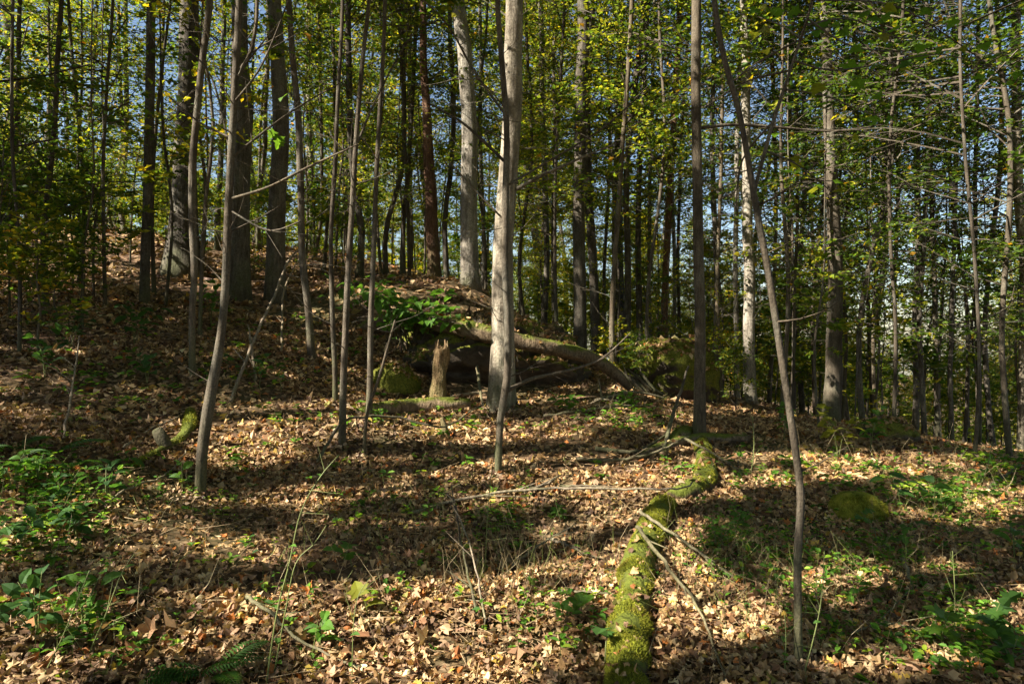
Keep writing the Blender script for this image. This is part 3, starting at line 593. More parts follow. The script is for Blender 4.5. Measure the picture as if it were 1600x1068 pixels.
UNDER = [proto_tree(8+1.5*k, .06+.01*k, 1.3+.4*k, 2.5, 74, 10, 17, .115, .45, 1.1, ('thin', 'grey', 'smooth', 'thin')[k], elr=(-5, 35)) for k in range(4)]
BUSH = [proto_tree(1.4+.5*k, .018, .15, .9+.2*k, 22, 7, 10, .085, .35, 1.15, 'thin', 'flat', (10, 65)) for k in range(3)]
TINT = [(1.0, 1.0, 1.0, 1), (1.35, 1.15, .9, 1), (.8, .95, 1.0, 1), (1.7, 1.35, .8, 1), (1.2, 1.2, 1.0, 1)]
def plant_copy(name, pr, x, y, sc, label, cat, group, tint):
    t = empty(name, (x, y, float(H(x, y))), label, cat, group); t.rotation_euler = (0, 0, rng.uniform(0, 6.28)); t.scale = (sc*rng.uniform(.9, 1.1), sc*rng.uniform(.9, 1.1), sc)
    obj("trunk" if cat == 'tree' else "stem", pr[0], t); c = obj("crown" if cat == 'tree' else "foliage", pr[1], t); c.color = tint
    return t
def zone(x, y):
    a = x/y
    return ('beyond the hilltop on the left', 'behind the leafy mound', 'down the slope behind the mossy boulder', 'down the slope at the far right')[0 if a < -.28 else 1 if a < .1 else 2 if a < .4 else 3]
for k, (x, y) in enumerate([(5,-3),(9,1),(12,6),(8,-7),(14,-2),(2.5,-7),(16,9),(19,3),(4,-12),(11,-12),(-3,-10),(18,-8),(2,-2),(4.5,.3),(.5,-3.8),(7,3.5),(-2.5,-6.2),(6,-1.2)]):  # canopy trees added out of view to cut the open sky's light
    plant_copy('tree', CANOPY[k % 4], x, y, rng.uniform(.9, 1.1), 'tall leafy tree added out of view to block light from the sky', 'tree', 'added sky-blocking trees out of view', TINT[0])
placed = []
def spot(x, y, gap):
    if any((x-a)**2+(y-b)**2 < gap*gap for a, b in placed): return False
    placed.append((x, y)); return True
nf = 0; far_list = []
for _ in range(4000):
    if nf >= 66: break
    y = 19+62*rng.random()**1.25; x = rng.uniform(-.86, .86)*y
    if not spot(x, y, 2.3+.02*y): continue
    a = x/y; px_ = 800+a*F
    if any(p0 < px_ < p1 for p0, p1 in ((85, 245), (385, 475), (585, 655), (1330, 1560))) and rng.random() < .8: continue
    can = rng.random() < .5
    tint = TINT[rng.integers(5)] if not (a < -.25) else TINT[(1, 3, 4, 3)[rng.integers(4)]]
    if can: far_list.append((x/y, 'tall far tree', plant_copy('tree', CANOPY[rng.integers(4)], x, y, rng.uniform(.85, 1.15), 'tall far tree '+zone(x, y), 'tree', 'tall trees '+zone(x, y), tint)))
    else: far_list.append((x/y, 'low-leafed young far tree', plant_copy('tree', UNDER[rng.integers(4)], x, y, rng.uniform(.85, 1.3), 'young far tree '+zone(x, y), 'tree', 'young trees '+zone(x, y), tint)))
    nf += 1
for lo, hi, y0, y1, n in [(-.05, .84, 16.5, 36, 52), (-.86, -.1, 21.5, 38, 26)]:
    for _ in range(600):
        if n <= 0: break
        y = rng.uniform(y0, y1); x = rng.uniform(lo, hi)*y
        if not spot(x, y, 1.7): continue
        n -= 1; far_list.append((x/y, 'low-leafed young far tree', plant_copy('tree', UNDER[rng.integers(4)], x, y, rng.uniform(.55, 1.0) if lo >= 0 else rng.uniform(.4, .62), 'young far tree '+zone(x, y), 'tree', 'young trees '+zone(x, y), TINT[rng.integers(5)] if lo >= 0 else TINT[(1, 3, 4, 3)[rng.integers(4)]])))
nb = 0; placed2 = []
for _ in range(3000):
    if nb >= 165: break
    y = 10.5+28*rng.random(); x = rng.uniform(-.82, .82)*y; a = x/y
    if (y < 16.5 and a < .3) or (y < 12.5 and a < .5): continue
    if y < 20 and a < .02: continue
    if any((x-p)**2+(y-q)**2 < 1.2 for p, q in placed2): continue
    placed2.append((x, y)); nb += 1
    far_list.append((a, 'undergrowth shrub', plant_copy('shrub', BUSH[rng.integers(3)], x, y, rng.uniform(.8, 1.35)*(1.35 if y > 17 else 1), 'leafy green undergrowth shrub '+zone(x, y), 'shrub', 'undergrowth '+zone(x, y), TINT[rng.integers(5)])))

THIN = [proto_tree(3.6+.9*k, .016+.004*k, 1.0+.3*k, 1.0+.12*k, 20, 6, 9, .085, .4, 1.1, 'thin', 'flat', (-5, 50)) for k in range(5)]
n = 74
for _ in range(900):
    if n <= 0: break
    y = rng.uniform(8.2, 19); x = rng.uniform(-.76, .78)*y; px_ = 800+x/y*F
    if (y < 14.5 and 330 < px_ < 1180) or not spot(x, y, .8): continue
    n -= 1; far_list.append((x/y, 'whip-thin leafy understory sapling', plant_copy('sapling', THIN[rng.integers(5)], x, y, rng.uniform(.8, 1.4), 'thin sapling', 'tree', 'thin understory saplings', TINT[rng.integers(5)])))
n = 38
for _ in range(900):
    if n <= 0: break
    y = rng.uniform(7.2, 19.5); x = rng.uniform(-.82, -.24)*y; px_ = 800+x/y*F
    if (y < 13 and px_ > 190) or not spot(x, y, .7): continue
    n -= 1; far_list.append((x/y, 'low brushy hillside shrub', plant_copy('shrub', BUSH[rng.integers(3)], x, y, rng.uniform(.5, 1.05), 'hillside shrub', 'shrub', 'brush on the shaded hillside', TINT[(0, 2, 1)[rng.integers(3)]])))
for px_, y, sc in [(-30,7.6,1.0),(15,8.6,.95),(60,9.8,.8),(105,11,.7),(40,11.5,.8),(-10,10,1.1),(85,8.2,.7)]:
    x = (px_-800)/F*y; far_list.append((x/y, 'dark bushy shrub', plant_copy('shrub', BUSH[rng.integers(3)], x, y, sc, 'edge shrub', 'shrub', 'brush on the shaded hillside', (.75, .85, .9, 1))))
for px_, y, sc in [(955,10.6,.5),(1000,10.4,.45),(1125,11.0,.6),(1150,10.3,.5),(1040,12.2,.6)]:
    x = (px_-800)/F*y; far_list.append((x/y, 'small leafy boulder-side shrub', plant_copy('shrub', BUSH[rng.integers(3)], x, y, sc, 'boulder shrub', 'shrub', 'small shrubs by the mossy boulder', TINT[rng.integers(5)])))
num = {}
for a, what, o in sorted(far_list, key=lambda q: q[0]):
    ln_ = [l for x, l in LAND if x <= max(800+a*F, 0)][-1]; k = num[(what, ln_)] = num.get((what, ln_), 0)+1
    o["label"] = f"{what}, {ORD[k-1]} one seen past {ln_}"
def moss_tufts(V, Q, n, size, up=-.1, seed=0):
    V = np.asarray(V); a, b, c, d = (V[Q[:, k]] for k in range(4))
    nr = np.cross(c-a, d-b); ar = np.linalg.norm(nr, axis=1); nr = norm(nr)
    k = rng.choice(len(Q), n, p=ar/ar.sum()); s, t = rng.random((2, n, 1))
    p = (a[k]*(1-s)+b[k]*s)*(1-t)+(d[k]*(1-s)+c[k]*s)*t; nn = nr[k]
    cl = fbm(p*7, 3, 60+seed); ok = (nn[:, 2]-.25*nn[:, 0] > up) & (cl > .44); p, nn, cl = p[ok], nn[ok], cl[ok]; m = len(p)
    dr = norm(nn+rng.normal(0, .45, (m, 3))); sd = norm(np.cross(dr, rng.normal(0, 1, (m, 3))))
    L = size*rng.uniform(.5, 1.3, (m, 1))*np.clip((cl-.40)*6, .5, 1.6)[:, None]; W = size*.22
    tri = np.stack([p-sd*W-nn*.004, p+sd*W-nn*.004, p+dr*L], 1).reshape(-1, 3)
    mb = MB(); g = np.repeat(rng.uniform(.7, 1.6, (m, 1))*np.array([[1., 1., .9]]), 3, 0)
    mb.add(tri, np.arange(3*m).reshape(-1, 3), None, g); return mb
# ------------------------------------------------------------------ boulders
def boulder(name, label, c, rad, seed, mat, under=0.0, amp=.5, nu=64, nv=44, flat_top=None):
    a = np.linspace(0, 2*np.pi, nu, endpoint=False); b = np.linspace(0, np.pi, nv)
    A, B = np.meshgrid(a, b); d = np.stack([np.cos(A)*np.sin(B), np.sin(A)*np.sin(B), np.cos(B)], -1)
    d = np.sign(d)*np.abs(d)**.82
    r = 1+amp*(fbm(d*1.6+seed, 4, seed)-.5)-.22*amp*np.clip(1-np.abs(fbm(d*2.6+seed, 2, seed+4)-.5)*16, 0, 1)+.25*amp*(fbm(d*7+seed, 3, seed+9)-.5)+.1*amp*(fbm(d*22, 2, seed+2)-.5)
    v = d*r[..., None]*np.array(rad)
    if under:
        lo = np.clip(.30*rad[2]-v[..., 2], 0, None); fr = np.clip(-v[..., 1]/rad[1], 0, 1); v[..., 1] += under*lo*fr
    i = np.arange(nv-1)[:, None]*nu; j = np.arange(nu)[None]; j2 = (j+1) % nu
    Q = np.stack([i+j, i+nu+j, i+nu+j2, i+j2], -1).reshape(-1, 4)
    m = MB(); m.add(v.reshape(-1, 3), None, Q); o = obj(name, m.mesh(name, mat), loc=c); tag(o, label, 'boulder')
    return o, v.reshape(-1, 3)+np.array(c), Q
R_DARK, R_MOSS = rock_mat("rock_dark", .3), rock_mat("rock_mossy", .78)
ROCKS = []
ROCKS.append(boulder('boulder', 'dark overhanging boulder under the arched log', (-.33, 10.55, 1.0), (1.52, 1.25, .95), 3, R_DARK, 1.3, .55, 120, 84))
ROCKS.append(boulder('boulder', 'rounded boulder covered in bright moss behind the mossy log tree', (2.6, 11.3, .98), (.76, .7, .68), 8, R_MOSS, .2, .45, 100, 70))
ROCKS.append(boulder('boulder', 'small mossy rock at the foot of the bank, left of the standing snag', tuple(P(615, 600, 9.3)+[0, .1, -.05]), (.34, .3, .34), 12, R_MOSS, .1, .5, 40, 28))
ROCKS.append(boulder('boulder', 'low dark rock in the grass at the slope edge', tuple(G(1405, 690)+[0, .3, .05]), (.34, .3, .2), 15, R_DARK, 0, .5, 36, 24))
for k_ in (1, 2):
    mm = moss_tufts(ROCKS[k_][1]-np.array(ROCKS[k_][0].location), ROCKS[k_][2], 16000 if k_ == 1 else 5000, .025, .15, k_); c_ = obj('moss', mm.mesh('moss', M_MOSS, False), ROCKS[k_][0]); c_['kind'] = 'stuff'
rock_bvh = [(BVHTree.FromPolygons([Vector(p) for p in V], [tuple(q) for q in Q.tolist()]), V.min(0), V.max(0), 1.0) for _, V, Q in ROCKS]
def surface(x, y):
    """ground or boulder top under each point, with its normal"""
    z = H(x, y); e = .06
    nrm = norm(np.stack([-(H(x+e, y)-z)/e, -(H(x, y+e)-z)/e, np.ones_like(z)], -1))
    for bvh, lo, hi, pk in rock_bvh:
        for k in np.nonzero((x > lo[0]) & (x < hi[0]) & (y > lo[1]) & (y < hi[1]))[0]:
            h = bvh.ray_cast(Vector((x[k], y[k], 20)), Vector((0, 0, -1)))
            if h[0] is not None and h[0].z > z[k]:
                z[k] = h[0].z; nrm[k] = h[1]
                if pk < 1 and (rng.random() > pk): nrm[k] = (0, 1, 0)
    return z, nrm

def log_obj(name, label, cat, path, mat, seg=18, rough=.12, moss=0, seed=1, flare=0, freq=5, n=40, tuft=.014, up=-.1):
    p = spline(np.array(path), n); o0 = p[len(p)//2, :3].copy(); p[:, :3] -= o0
    m = MB(); tube(m, p, seg, rough, flare, seed, freq=freq); o = obj(name, m.mesh(name, mat), loc=o0); tag(o, label, cat)
    if cat == 'log':
        VV = np.concatenate(m.V)+o0; rock_bvh.append((BVHTree.FromPolygons([Vector(q) for q in VV], [tuple(q) for q in np.concatenate(m.Q).tolist()]), VV.min(0), VV.max(0), .1))
    if moss:
        mm = moss_tufts(np.concatenate(m.V), np.concatenate(m.Q), moss, tuft, up, seed)
        c = obj("moss", mm.mesh("moss", M_MOSS, False), o); c["kind"] = "stuff"
    return o
def gpath(pts, lift=.55):
    out = []
    for px, py, wd in pts:
        g = G(px, py); r = wd/2/F*g[1]; out.append([g[0], g[1], g[2]+r*lift, r])
    return out
log_obj('fallen_log', 'long mossy fallen log running from the bottom edge uphill', 'log', gpath([(980,1150,66),(982,1085,64),(983,1030,62),(986,985,60),(992,930,56),(1002,885,52),(1012,850,48),(1027,815,44),(1036,800,38),(1046,788,20)], .2), BARK['mossy'], 34, .3, 80000, 2, freq=5, n=110, tuft=.014, up=.05)
log_obj('fallen_log', 'broken crooked mossy log piece below the straight mid-sized trunk', 'log', gpath([(1046,780,18),(1060,776,30),(1086,768,36),(1102,752,36),(1102,728,30),(1098,706,26),(1094,690,18)], .2), BARK['mossy'], 20, .26, 30000, 5, freq=7, n=50, tuft=.015, up=.0)
log_obj('fallen_log', 'arched fallen trunk leaning across the top of the dark boulder', 'log', [list(P(x, y, d))+[w_/2/F*d] for x, y, d, w_ in
        [(535,545,11.0,16),(580,508,10.8,22),(640,500,10.3,26),(705,508,9.5,27),(770,524,9.2,27),(850,541,9.15,25),(915,556,9.3,22),(955,578,9.5,19),(985,606,9.6,12)]], BARK['log'], 16, .14, 5000, 9, n=48, tuft=.02, up=.3)
log_obj('fallen_log', 'short barkless log lying in front of the standing snag', 'log', gpath([(560,652,14),(590,648,22),(640,645,25),(700,641,24),(733,637,17)], .75), BARK['log'], 16, .1, 3500, 11, n=30, tuft=.015, up=.1)
log_obj('fallen_branch', 'mossy crooked dead branch on the leaves beside the bent sapling', 'branch', gpath([(196,745,8),(225,720,11),(262,704,15),(286,688,18),(296,668,19),(298,645,13)], .5), BARK['mossy'], 14, .22, 7000, 4, freq=9, n=30, tuft=.013)
log_obj('branch_stub', 'upright dark broken stub on the mossy crooked branch', 'branch', [list(G(262,706)+[0, 0, .04])+[.045], list(G(262,706)+[-.05, 0, .12])+[.05], list(G(262,706)+[-.1, .02, .19])+[.04]], BARK['dark'], 10, .2, 0, 3, n=10)
g0 = G(685, 632); zb = float(H(*P(686, 600, 9.0)[:2]))
sn = log_obj('standing_snag', 'stripped pale rotten snag standing upright before the dark boulder', 'stump', [list(P(684, 640, 8.75))+[.115], list(P(685, 610, 8.75))+[.11], list(P(687, 575, 8.76))+[.098], list(P(690, 548, 8.78))+[.1], list(P(690, 543, 8.78))+[.085]], BARK['wood'], 24, .42, 0, 6, n=34, freq=11)
for k in range(9):
    a = k*.7; b0 = P(690, 549, 8.78)+np.array([math.cos(a), math.sin(a), 0])*.075-np.array(sn.location); m = MB()
    tube(m, np.array([list(b0-[0, 0, .06])+[.03], list(b0+[0, 0, .03])+[.024], list(b0+[rng.normal(0, .015), 0, rng.uniform(.06, .16)])+[.003]]), 6, .3, 0, k, freq=20); obj('splinter', m.mesh('splinter', BARK['wood']), sn)
log_obj('wood_stub', 'short upright splinter of grey wood in the sunlit litter', 'stump', [list(G(697, 682)-[0, 0, .05])+[.045], list(G(697, 682)+[-.02, 0, .1])+[.038], list(G(697, 682)+[-.05, 0, .2])+[.02]], BARK['wood'], 8, .15, 0, 2, n=8)
log_obj('root_stump', 'mossy rotten stump at the base of the straight mid-sized trunk', 'stump', gpath([(1035,712,10),(1050,694,18),(1066,686,22),(1080,678,14)], .6), BARK['log'], 12, .4, 1200, 14, n=18, tuft=.014)
log_obj('fallen_log', 'dark weathered log lying across behind the mossy log', 'log', gpath([(985,722,8),(1030,705,14),(1090,692,16),(1140,692,15),(1172,692,12)], .9), BARK['log'], 10, .12, 0, 17, n=22)
# moss cushion
gm = G(1348, 812)
rk = boulder('moss_cushion', 'round cushion of green moss on the leaf litter at the right', tuple(gm+[0, .1, .04]), (.215, .2, .16), 21, M_MOSS, 0, .35, 40, 28)
mm = moss_tufts(rk[1]-np.array(rk[0].location), rk[2], 9000, .016, -.2, 3); c_ = obj("moss", mm.mesh("moss", M_MOSS, False), rk[0]); c_["kind"] = "stuff"; rk[0]["category"] = "moss"
# splintered wood against the mossy boulder
bw = P(985, 590, 10.0)
spl = empty('splintered_stump', bw-[0, 0, .3], 'splintered dark stump with spiky slivers beside the mossy boulder', 'stump')
for k in range(12):
    a = P(1000+rng.uniform(-8, 45), 612+rng.uniform(-4, 14), 9.9); b = P(968+rng.uniform(-10, 26)+k*1.5, 575+rng.uniform(-8, 12), 10.1)
    m = MB(); tube(m, np.array([list(a-(bw-[0, 0, .3]))+[.03], list((a*.4+b*.6)-(bw-[0, 0, .3]))+[.022], list(b-(bw-[0, 0, .3]))+[.003]]), 5, .2, 0, k); obj("sliver", m.mesh("sliver", BARK['thin']), spl)

# ------------------------------------------------------------------ dead branches and twigs on the floor
def twig(label, pts, wd, mat='twig', side=3, name='fallen_branch', lift=.03):
    gp = []
    for k, a in enumerate(pts):
        g = G(a[0], a[1]); up = a[2] if len(a) > 2 else lift
        gp.append([g[0], g[1], g[2]+up, wd/2/F*g[1]*(1-.6*k/(len(pts)-1))])
    p = spline(np.array(gp), 5*len(gp)); p[:, :3] += rng.normal(0, .004, (len(p), 3)); o0 = p[0, :3].copy(); p[:, :3] -= o0
    m = MB(); tube(m, p, 6, .12, 0, 4, freq=15)
    if side:
        k = rng.integers(2, len(p)-2, side); dr = norm(norm(p[k+1, :3]-p[k-1, :3])+rng.normal(0, .6, (side, 3))*np.array([1, 1, .4]))
        sticks(m, p[k, :3], p[k, :3]+dr*rng.uniform(.12, .4, (side, 1)), p[k, 3]*.6, p[k, 3]*.2)
    o = obj(name, m.mesh(name, BARK[mat]), loc=o0); return tag(o, label, 'branch')
twig('long pale curved stick crossing the mossy log, middle of the floor', [(640,808),(705,795,.06),(830,784,.1),(960,794,.16),(1060,803,.2),(1082,795,.22)], 6)
twig('pale stick resting on the upper broken mossy log piece', [(900,722),(960,727,.05),(1020,724,.1),(1075,712,.2)], 7)
twig('thin stick running from the mossy log piece towards the slope edge', [(1070,716,.2),(1110,728,.14),(1165,746)], 5)
twig('straight pale stick leaning right off the middle of the mossy log', [(1000,842,.2),(1060,868,.12),(1130,902,.05),(1160,915)], 6)
twig('long pale stick sliding down right of the mossy log', [(996,872,.22),(1045,915,.1),(1085,955,.06),(1110,1010,.04),(1135,1075)], 7)
twig('short pale stick with a side twig left of the mossy log', [(872,932),(920,934,.04),(962,937)], 5, side=1)
twig('forked reddish stick in the shade at the bottom, pointing lower right', [(385,948,.06),(425,982,.08),(470,1015,.05),(560,1052,.02),(600,1066)], 7, side=4)
twig('light arched twig left of the bent sapling base', [(165,792),(215,770,.06),(255,758,.06),(292,724,.1)], 5, side=1)
twig('light straight twig above the mossy crooked branch', [(192,706),(235,676,.03),(280,657,.04)], 5, side=1)
twig('long green-grey bowed stem between the slim saplings and the middle', [(496,768,.25),(530,715,.3),(560,692,.25),(620,682,.2),(690,686,.12),(740,660,.15),(757,645,.1)], 5, 'thin', 1)
twig('brown curved branch lying by the short splinter of wood', [(820,775),(850,768,.05),(872,757,.07)], 7, side=1)
twig('thin brown stick lying left of the stump by the mid-sized trunk', [(930,706),(985,715,.05),(1010,708,.06),(1045,690,.1)], 8, 'thin', 2)
twig('pale stick among litter right of the wavy sapling', [(870,765),(925,766,.04),(960,772,.03)], 5, side=1)
twig('grey stick lying in the litter beneath the long pale curved stick', [(860,850),(890,862,.04),(930,880,.03)], 6)
twig('slanted stick in the shadow between the wavy sapling and the log', [(800,890),(850,860,.06),(900,835,.08)], 5)
twig('bent pale stick in the weeds below the moss cushion', [(1410,880),(1418,905,.05),(1425,925,.02)], 8, side=0)
twig('thin stick in the litter among the weeds at the bottom right', [(1330,1000),(1380,985,.04),(1440,992,.03)], 5)
twig('dark stick on the slope edge by the weeds', [(1540,770),(1565,755,.05),(1590,740,.08)], 8, 'thin', 1)
twig('long thin stick on the leafy slope below the arched trunk', [(850,655),(900,650,.05),(960,645,.08),(1010,640,.05)], 5)
twig('pale many-twigged stick at the foot of the splintered stump', [(930,630),(985,622,.08),(1040,628,.06)], 6, side=5)
twig('short pale stick by the thickest tree', [(745,612,.35),(752,635,.1),(757,648)], 6, side=0)
twig('bleached stick on the short barkless log', [(705,628,.05),(735,622,.06),(760,618,.02)], 7, side=0)
twig('reddish dead stalk leaning in the shady centre foreground', [(745,965,.02),(722,900,.2),(706,850,.42)], 5, 'thin', 3)
twig('dry stalk crossing the shady centre foreground', [(760,985,.02),(735,905,.22),(700,862,.4)], 4, 'twig', 3)
twig('arching dead branch propped on the light slender sapling', [(360,632),(398,570,.3),(430,520,.55),(450,480,.8),(478,460,.95)], 6, 'twig', 6)
twig('second dead branch in the tangle below the light slender sapling', [(400,600),(392,560,.2),(388,545,.3)], 5, 'twig', 2)
twig('limp drooping twig tangle beside the light slender sapling', [(440,560,.1),(445,500,.5),(470,470,.8)], 4, 'twig', 6)
twig('broken stick leaning on the stump under the straight mid-sized trunk', [(1035,712),(1052,680,.25),(1075,640,.6)], 8, 'thin', 1)
twig('bare fan of twigs on the dim hillside at far left', [(100,690),(115,640,.3),(125,600,.5)], 4, 'twig', 6)

# ------------------------------------------------------------------ leaf litter
TAN = np.array([(.43, .305, .165), (.56, .43, .27), (.31, .205, .105), (.20, .115, .06), (.10, .056, .032), (.50, .35, .22), (.42, .16, .045), (.5, .36, .08), (.30, .20, .14), (.2, .2, .06)])
TW = np.array([.18, .12, .19, .19, .14, .09, .03, .025, .05, .015]); TW /= TW.sum()
def litter(n, y0, y1, kind, smin, smax, seed, pw=1.0):
    y = y0+(y1-y0)*rng.random(n)**pw; x = rng.uniform(-1, 1, n)*(.80*y+.8)
    z, nr = surface(x, y); ok = nr[:, 2] > .45; x, y, z, nr = x[ok], y[ok], z[ok], nr[ok]; n = len(x)
    px = to_px(np.stack([x, y, z], -1)); ok = (px[:, 0] > -160) & (px[:, 0] < 1760) & (px[:, 1] < 1190)
    x, y, z, nr = x[ok], y[ok], z[ok], nr[ok]; n = len(x)
    ok = (fbm(np.c_[x*1.7, y*1.7, z*0], 3, 71) > .36+.12*rng.random(n)) | (rng.random(n) < .35); x, y, z, nr = x[ok], y[ok], z[ok], nr[ok]; n = len(x)
    a = rng.uniform(0, 2*np.pi, n)
    nn = norm(nr+rng.normal(0, .5, (n, 3))); D = norm(np.stack([np.cos(a), np.sin(a), rng.normal(0, .25, n)], -1)); D = norm(D-nn*(D*nn).sum(-1, keepdims=True))
    s = rng.uniform(smin, smax, n)*rng.choice([.5, .7, .9, 1, 1.35], n); C = np.stack([x, y, z+rng.uniform(0, .035, n)], -1)-D*s[:, None]*.4
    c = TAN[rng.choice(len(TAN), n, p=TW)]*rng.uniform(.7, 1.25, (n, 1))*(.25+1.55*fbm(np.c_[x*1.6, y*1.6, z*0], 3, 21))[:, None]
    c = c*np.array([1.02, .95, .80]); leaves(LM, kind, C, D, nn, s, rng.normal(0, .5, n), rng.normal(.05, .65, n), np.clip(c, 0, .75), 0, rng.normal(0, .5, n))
LM = MB()
for bx_, by_, r in BASES:
    n = int(70+700*r); a = rng.uniform(0, 6.28, n); q = rng.random(n)**1.3; rr = r*1.15+.22*q; x, y = bx_+np.cos(a)*rr, by_+np.sin(a)*rr; z = H(x, y)+(1-q)**2*(.05+.25*r)
    nn = norm(np.stack([np.cos(a), np.sin(a), rng.uniform(.5, 2, n)], -1)+rng.normal(0, .4, (n, 3))); D = norm(rng.normal(0, 1, (n, 3))*np.array([1, 1, .4])); D = norm(D-nn*(D*nn).sum(-1, keepdims=True)); s_ = rng.uniform(.035, .07, n)*(1 if by_ < 7 else 1.3)
    leaves(LM, 'oval8' if by_ < 7 else 'oval', np.stack([x, y, z], -1)-D*s_[:, None]*.4, D, nn, s_, rng.normal(0, .5, n), rng.normal(0, .6, n), TAN[rng.choice(len(TAN), n, p=TW)]*rng.uniform(.6, 1.2, (n, 1)), 0, rng.normal(0, .4, n))
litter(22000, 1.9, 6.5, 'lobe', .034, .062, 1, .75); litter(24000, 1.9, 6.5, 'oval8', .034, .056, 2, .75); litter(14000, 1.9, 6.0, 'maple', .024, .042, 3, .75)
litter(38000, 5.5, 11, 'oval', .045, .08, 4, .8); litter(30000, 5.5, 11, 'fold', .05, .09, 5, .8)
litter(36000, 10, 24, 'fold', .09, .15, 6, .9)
tb = 5200; y = 1.9+8*rng.random(tb)**.8; x = rng.uniform(-1, 1, tb)*(.8*y+.5); z = H(x, y); a = rng.uniform(0, 6.28, tb); L_ = rng.uniform(.04, .22, tb)
A = np.stack([x, y, z+.02+rng.uniform(0, .03, tb)], -1); sticks(LM, A, A+np.stack([np.cos(a), np.sin(a), rng.normal(0, .15, tb)], -1)*L_[:, None], rng.uniform(.0012, .0035, tb), .001, 0, TAN[rng.choice([0, 2, 3, 4], 1)][0]*.8)
lit_o = obj("leaf_litter", LM.mesh("leaf_litter", M_LITTER, False)); lit_o["kind"] = "stuff"; lit_o["label"] = "brown and tan fallen leaves covering the forest floor"

# the largest single leaves on the floor are parts of the ground
def single_leaf(kind, fold, curl, twist):
    m = MB(); leaves(m, kind, np.array([[-.4, 0, 0.]]), np.array([[1., 0, 0]]), np.array([[0, 0, 1.]]), 1.0, fold, curl, (.5, .44, .36), 0, twist)
    return m.mesh("leaf", M_LITTER1, False)
SL = [single_leaf(k, f, c, t) for k, f, c, t in [('lobe', .3, .5, .3), ('lobe', -.4, .8, -.5), ('maple', .25, .5, .4), ('maple', -.3, -.5, .2), ('oval8', .5, .4, .3), ('oval8', -.5, .7, -.4), ('maple', .6, .9, -.4), ('lobe', .7, -.6, .2)]]
def put_leaf(px, py, size, me, parent=ground, up=.02, tilt=.5):
    g = G(px, py); o = obj("leaf", me, parent, g+[0, 0, up+size*.12], (rng.normal(0, tilt), rng.normal(0, tilt), rng.uniform(0, 6.28)), size)
    return o
for k in range(286):
    py = 800+270*rng.random()**.7; px = rng.uniform(0, 1600)
    put_leaf(px, py, rng.uniform(.055, .085), SL[rng.integers(len(SL))], tilt=.35)
for px, py, s in [(430,885,.12),(742,852,.12),(966,968,.13),(1425,1052,.1),(1380,928,.12),(560,1005,.13),(700,905,.11),(275,990,.13),(660,1010,.12),(150,1000,.14),(1180,940,.11),(810,1030,.13),(60,985,.11),(230,1000,.11)]:
    put_leaf(px, py, s, SL[(6, 2, 3)[rng.integers(3)]], up=.03, tilt=.7)

# ------------------------------------------------------------------ green plants
def green_leaf(kind, fold, curl, col):
    m = MB(); leaves(m, kind, np.array([[0, 0, 0.]]), np.array([[1., 0, 0]]), np.array([[0, 0, 1.]]), 1.0, fold, curl, col)
    return m.mesh("leaf", M_LEAF, False)
GL = {'oval': green_leaf('oval8', .25, -.35, (.10, .22, .035)), 'ovald': green_leaf('oval8', .2, -.3, (.06, .145, .035)), 'maple': green_leaf('maple', .15, -.25, (.13, .26, .03)), 'mapley': green_leaf('maple', .15, -.25, (.22, .24, .03)), 'mapleo': green_leaf('maple', .2, -.3, (.42, .2, .02)), 'lobe': green_leaf('lobe', .2, -.3, (.085, .19, .035))}
def set_leaf(parent, me, loc, az, pitch, roll, size):
    o = obj("leaf", me, parent, loc, (roll, -pitch, az), size); o.color = (rng.uniform(.75, 1.25),)*2+(1, 1); return o
def herb(label, px, py, h, nleaf, size, kind, spread=.5, cat='plant', name='herb', nstem=1, group=None):
    if px < 200 and py > 700: size *= .68; nstem += 1
    g = G(px, py); t = empty(name, g, label, cat, group)
    for s in range(nstem):
        dr = rng.normal(0, spread*.4, 2); tip = np.array([dr[0]*h, dr[1]*h, h*rng.uniform(.75, 1.1)])
        m = MB(); tube(m, spline(np.array([[0, 0, -.02, .004], [tip[0]*.3, tip[1]*.3, tip[2]*.55, .003], [tip[0], tip[1], tip[2], .0015]]), 8), 5); c = m.mesh("stem", M_STEM); obj("stem", c, t)
        for k in range(nleaf):
            f = .3+.7*(k+.5)/nleaf; az = rng.uniform(0, 6.28) if nleaf < 5 else k*2.4+rng.normal(0, .4)
            set_leaf(t, GL[kind], tip*f+np.array([math.cos(az), math.sin(az), 0])*size*.12, az, rng.normal(.15, .3), rng.normal(0, .35), size*rng.uniform(.7, 1.15))
    return t
def stem_mat(name, col):
    m, n, out = new_mat(name); tc = nd(n, "ShaderNodeTexCoord"); f = noise(n, tc.outputs["Object"], 30, 3)
    p = nd(n, "ShaderNodeBsdfPrincipled"); n.links.new(mixc(n, f, col, tuple(.55*x for x in col)), p.inputs["Base Color"]); p.inputs["Roughness"].default_value = .6; n.links.new(p.outputs[0], out.inputs[0]); return m
M_STEM = stem_mat("green_stem", (.17, .2, .05)); M_BSTEM = stem_mat("brown_stem", (.16, .11, .06))
herb('broad-leaved green herb at the bottom edge, far left', 60, 1000, .3, 7, .15, 'ovald', .9, nstem=3)
herb('large pointed green leaves under the left edge plants', 130, 985, .24, 6, .15, 'oval', 1.0, nstem=2)
herb('upright broad-leaved plant in the left plant patch', 100, 800, .24, 7, .13, 'ovald', .8, nstem=3)
herb('big drooping dark leaf plant right in the left plant patch', 165, 782, .26, 5, .17, 'ovald', 1.1, nstem=2)
herb('bright green herb nearest the left edge in the plant patch', 20, 770, .24, 6, .15, 'oval', .8, nstem=2)
herb('low broad herb behind the left plant patch', 60, 755, .2, 6, .14, 'oval', .8, nstem=2)
herb('dark spiky-leaved herb below the left plant patch', 120, 845, .24, 9, .14, 'ovald', 1.0, nstem=3)
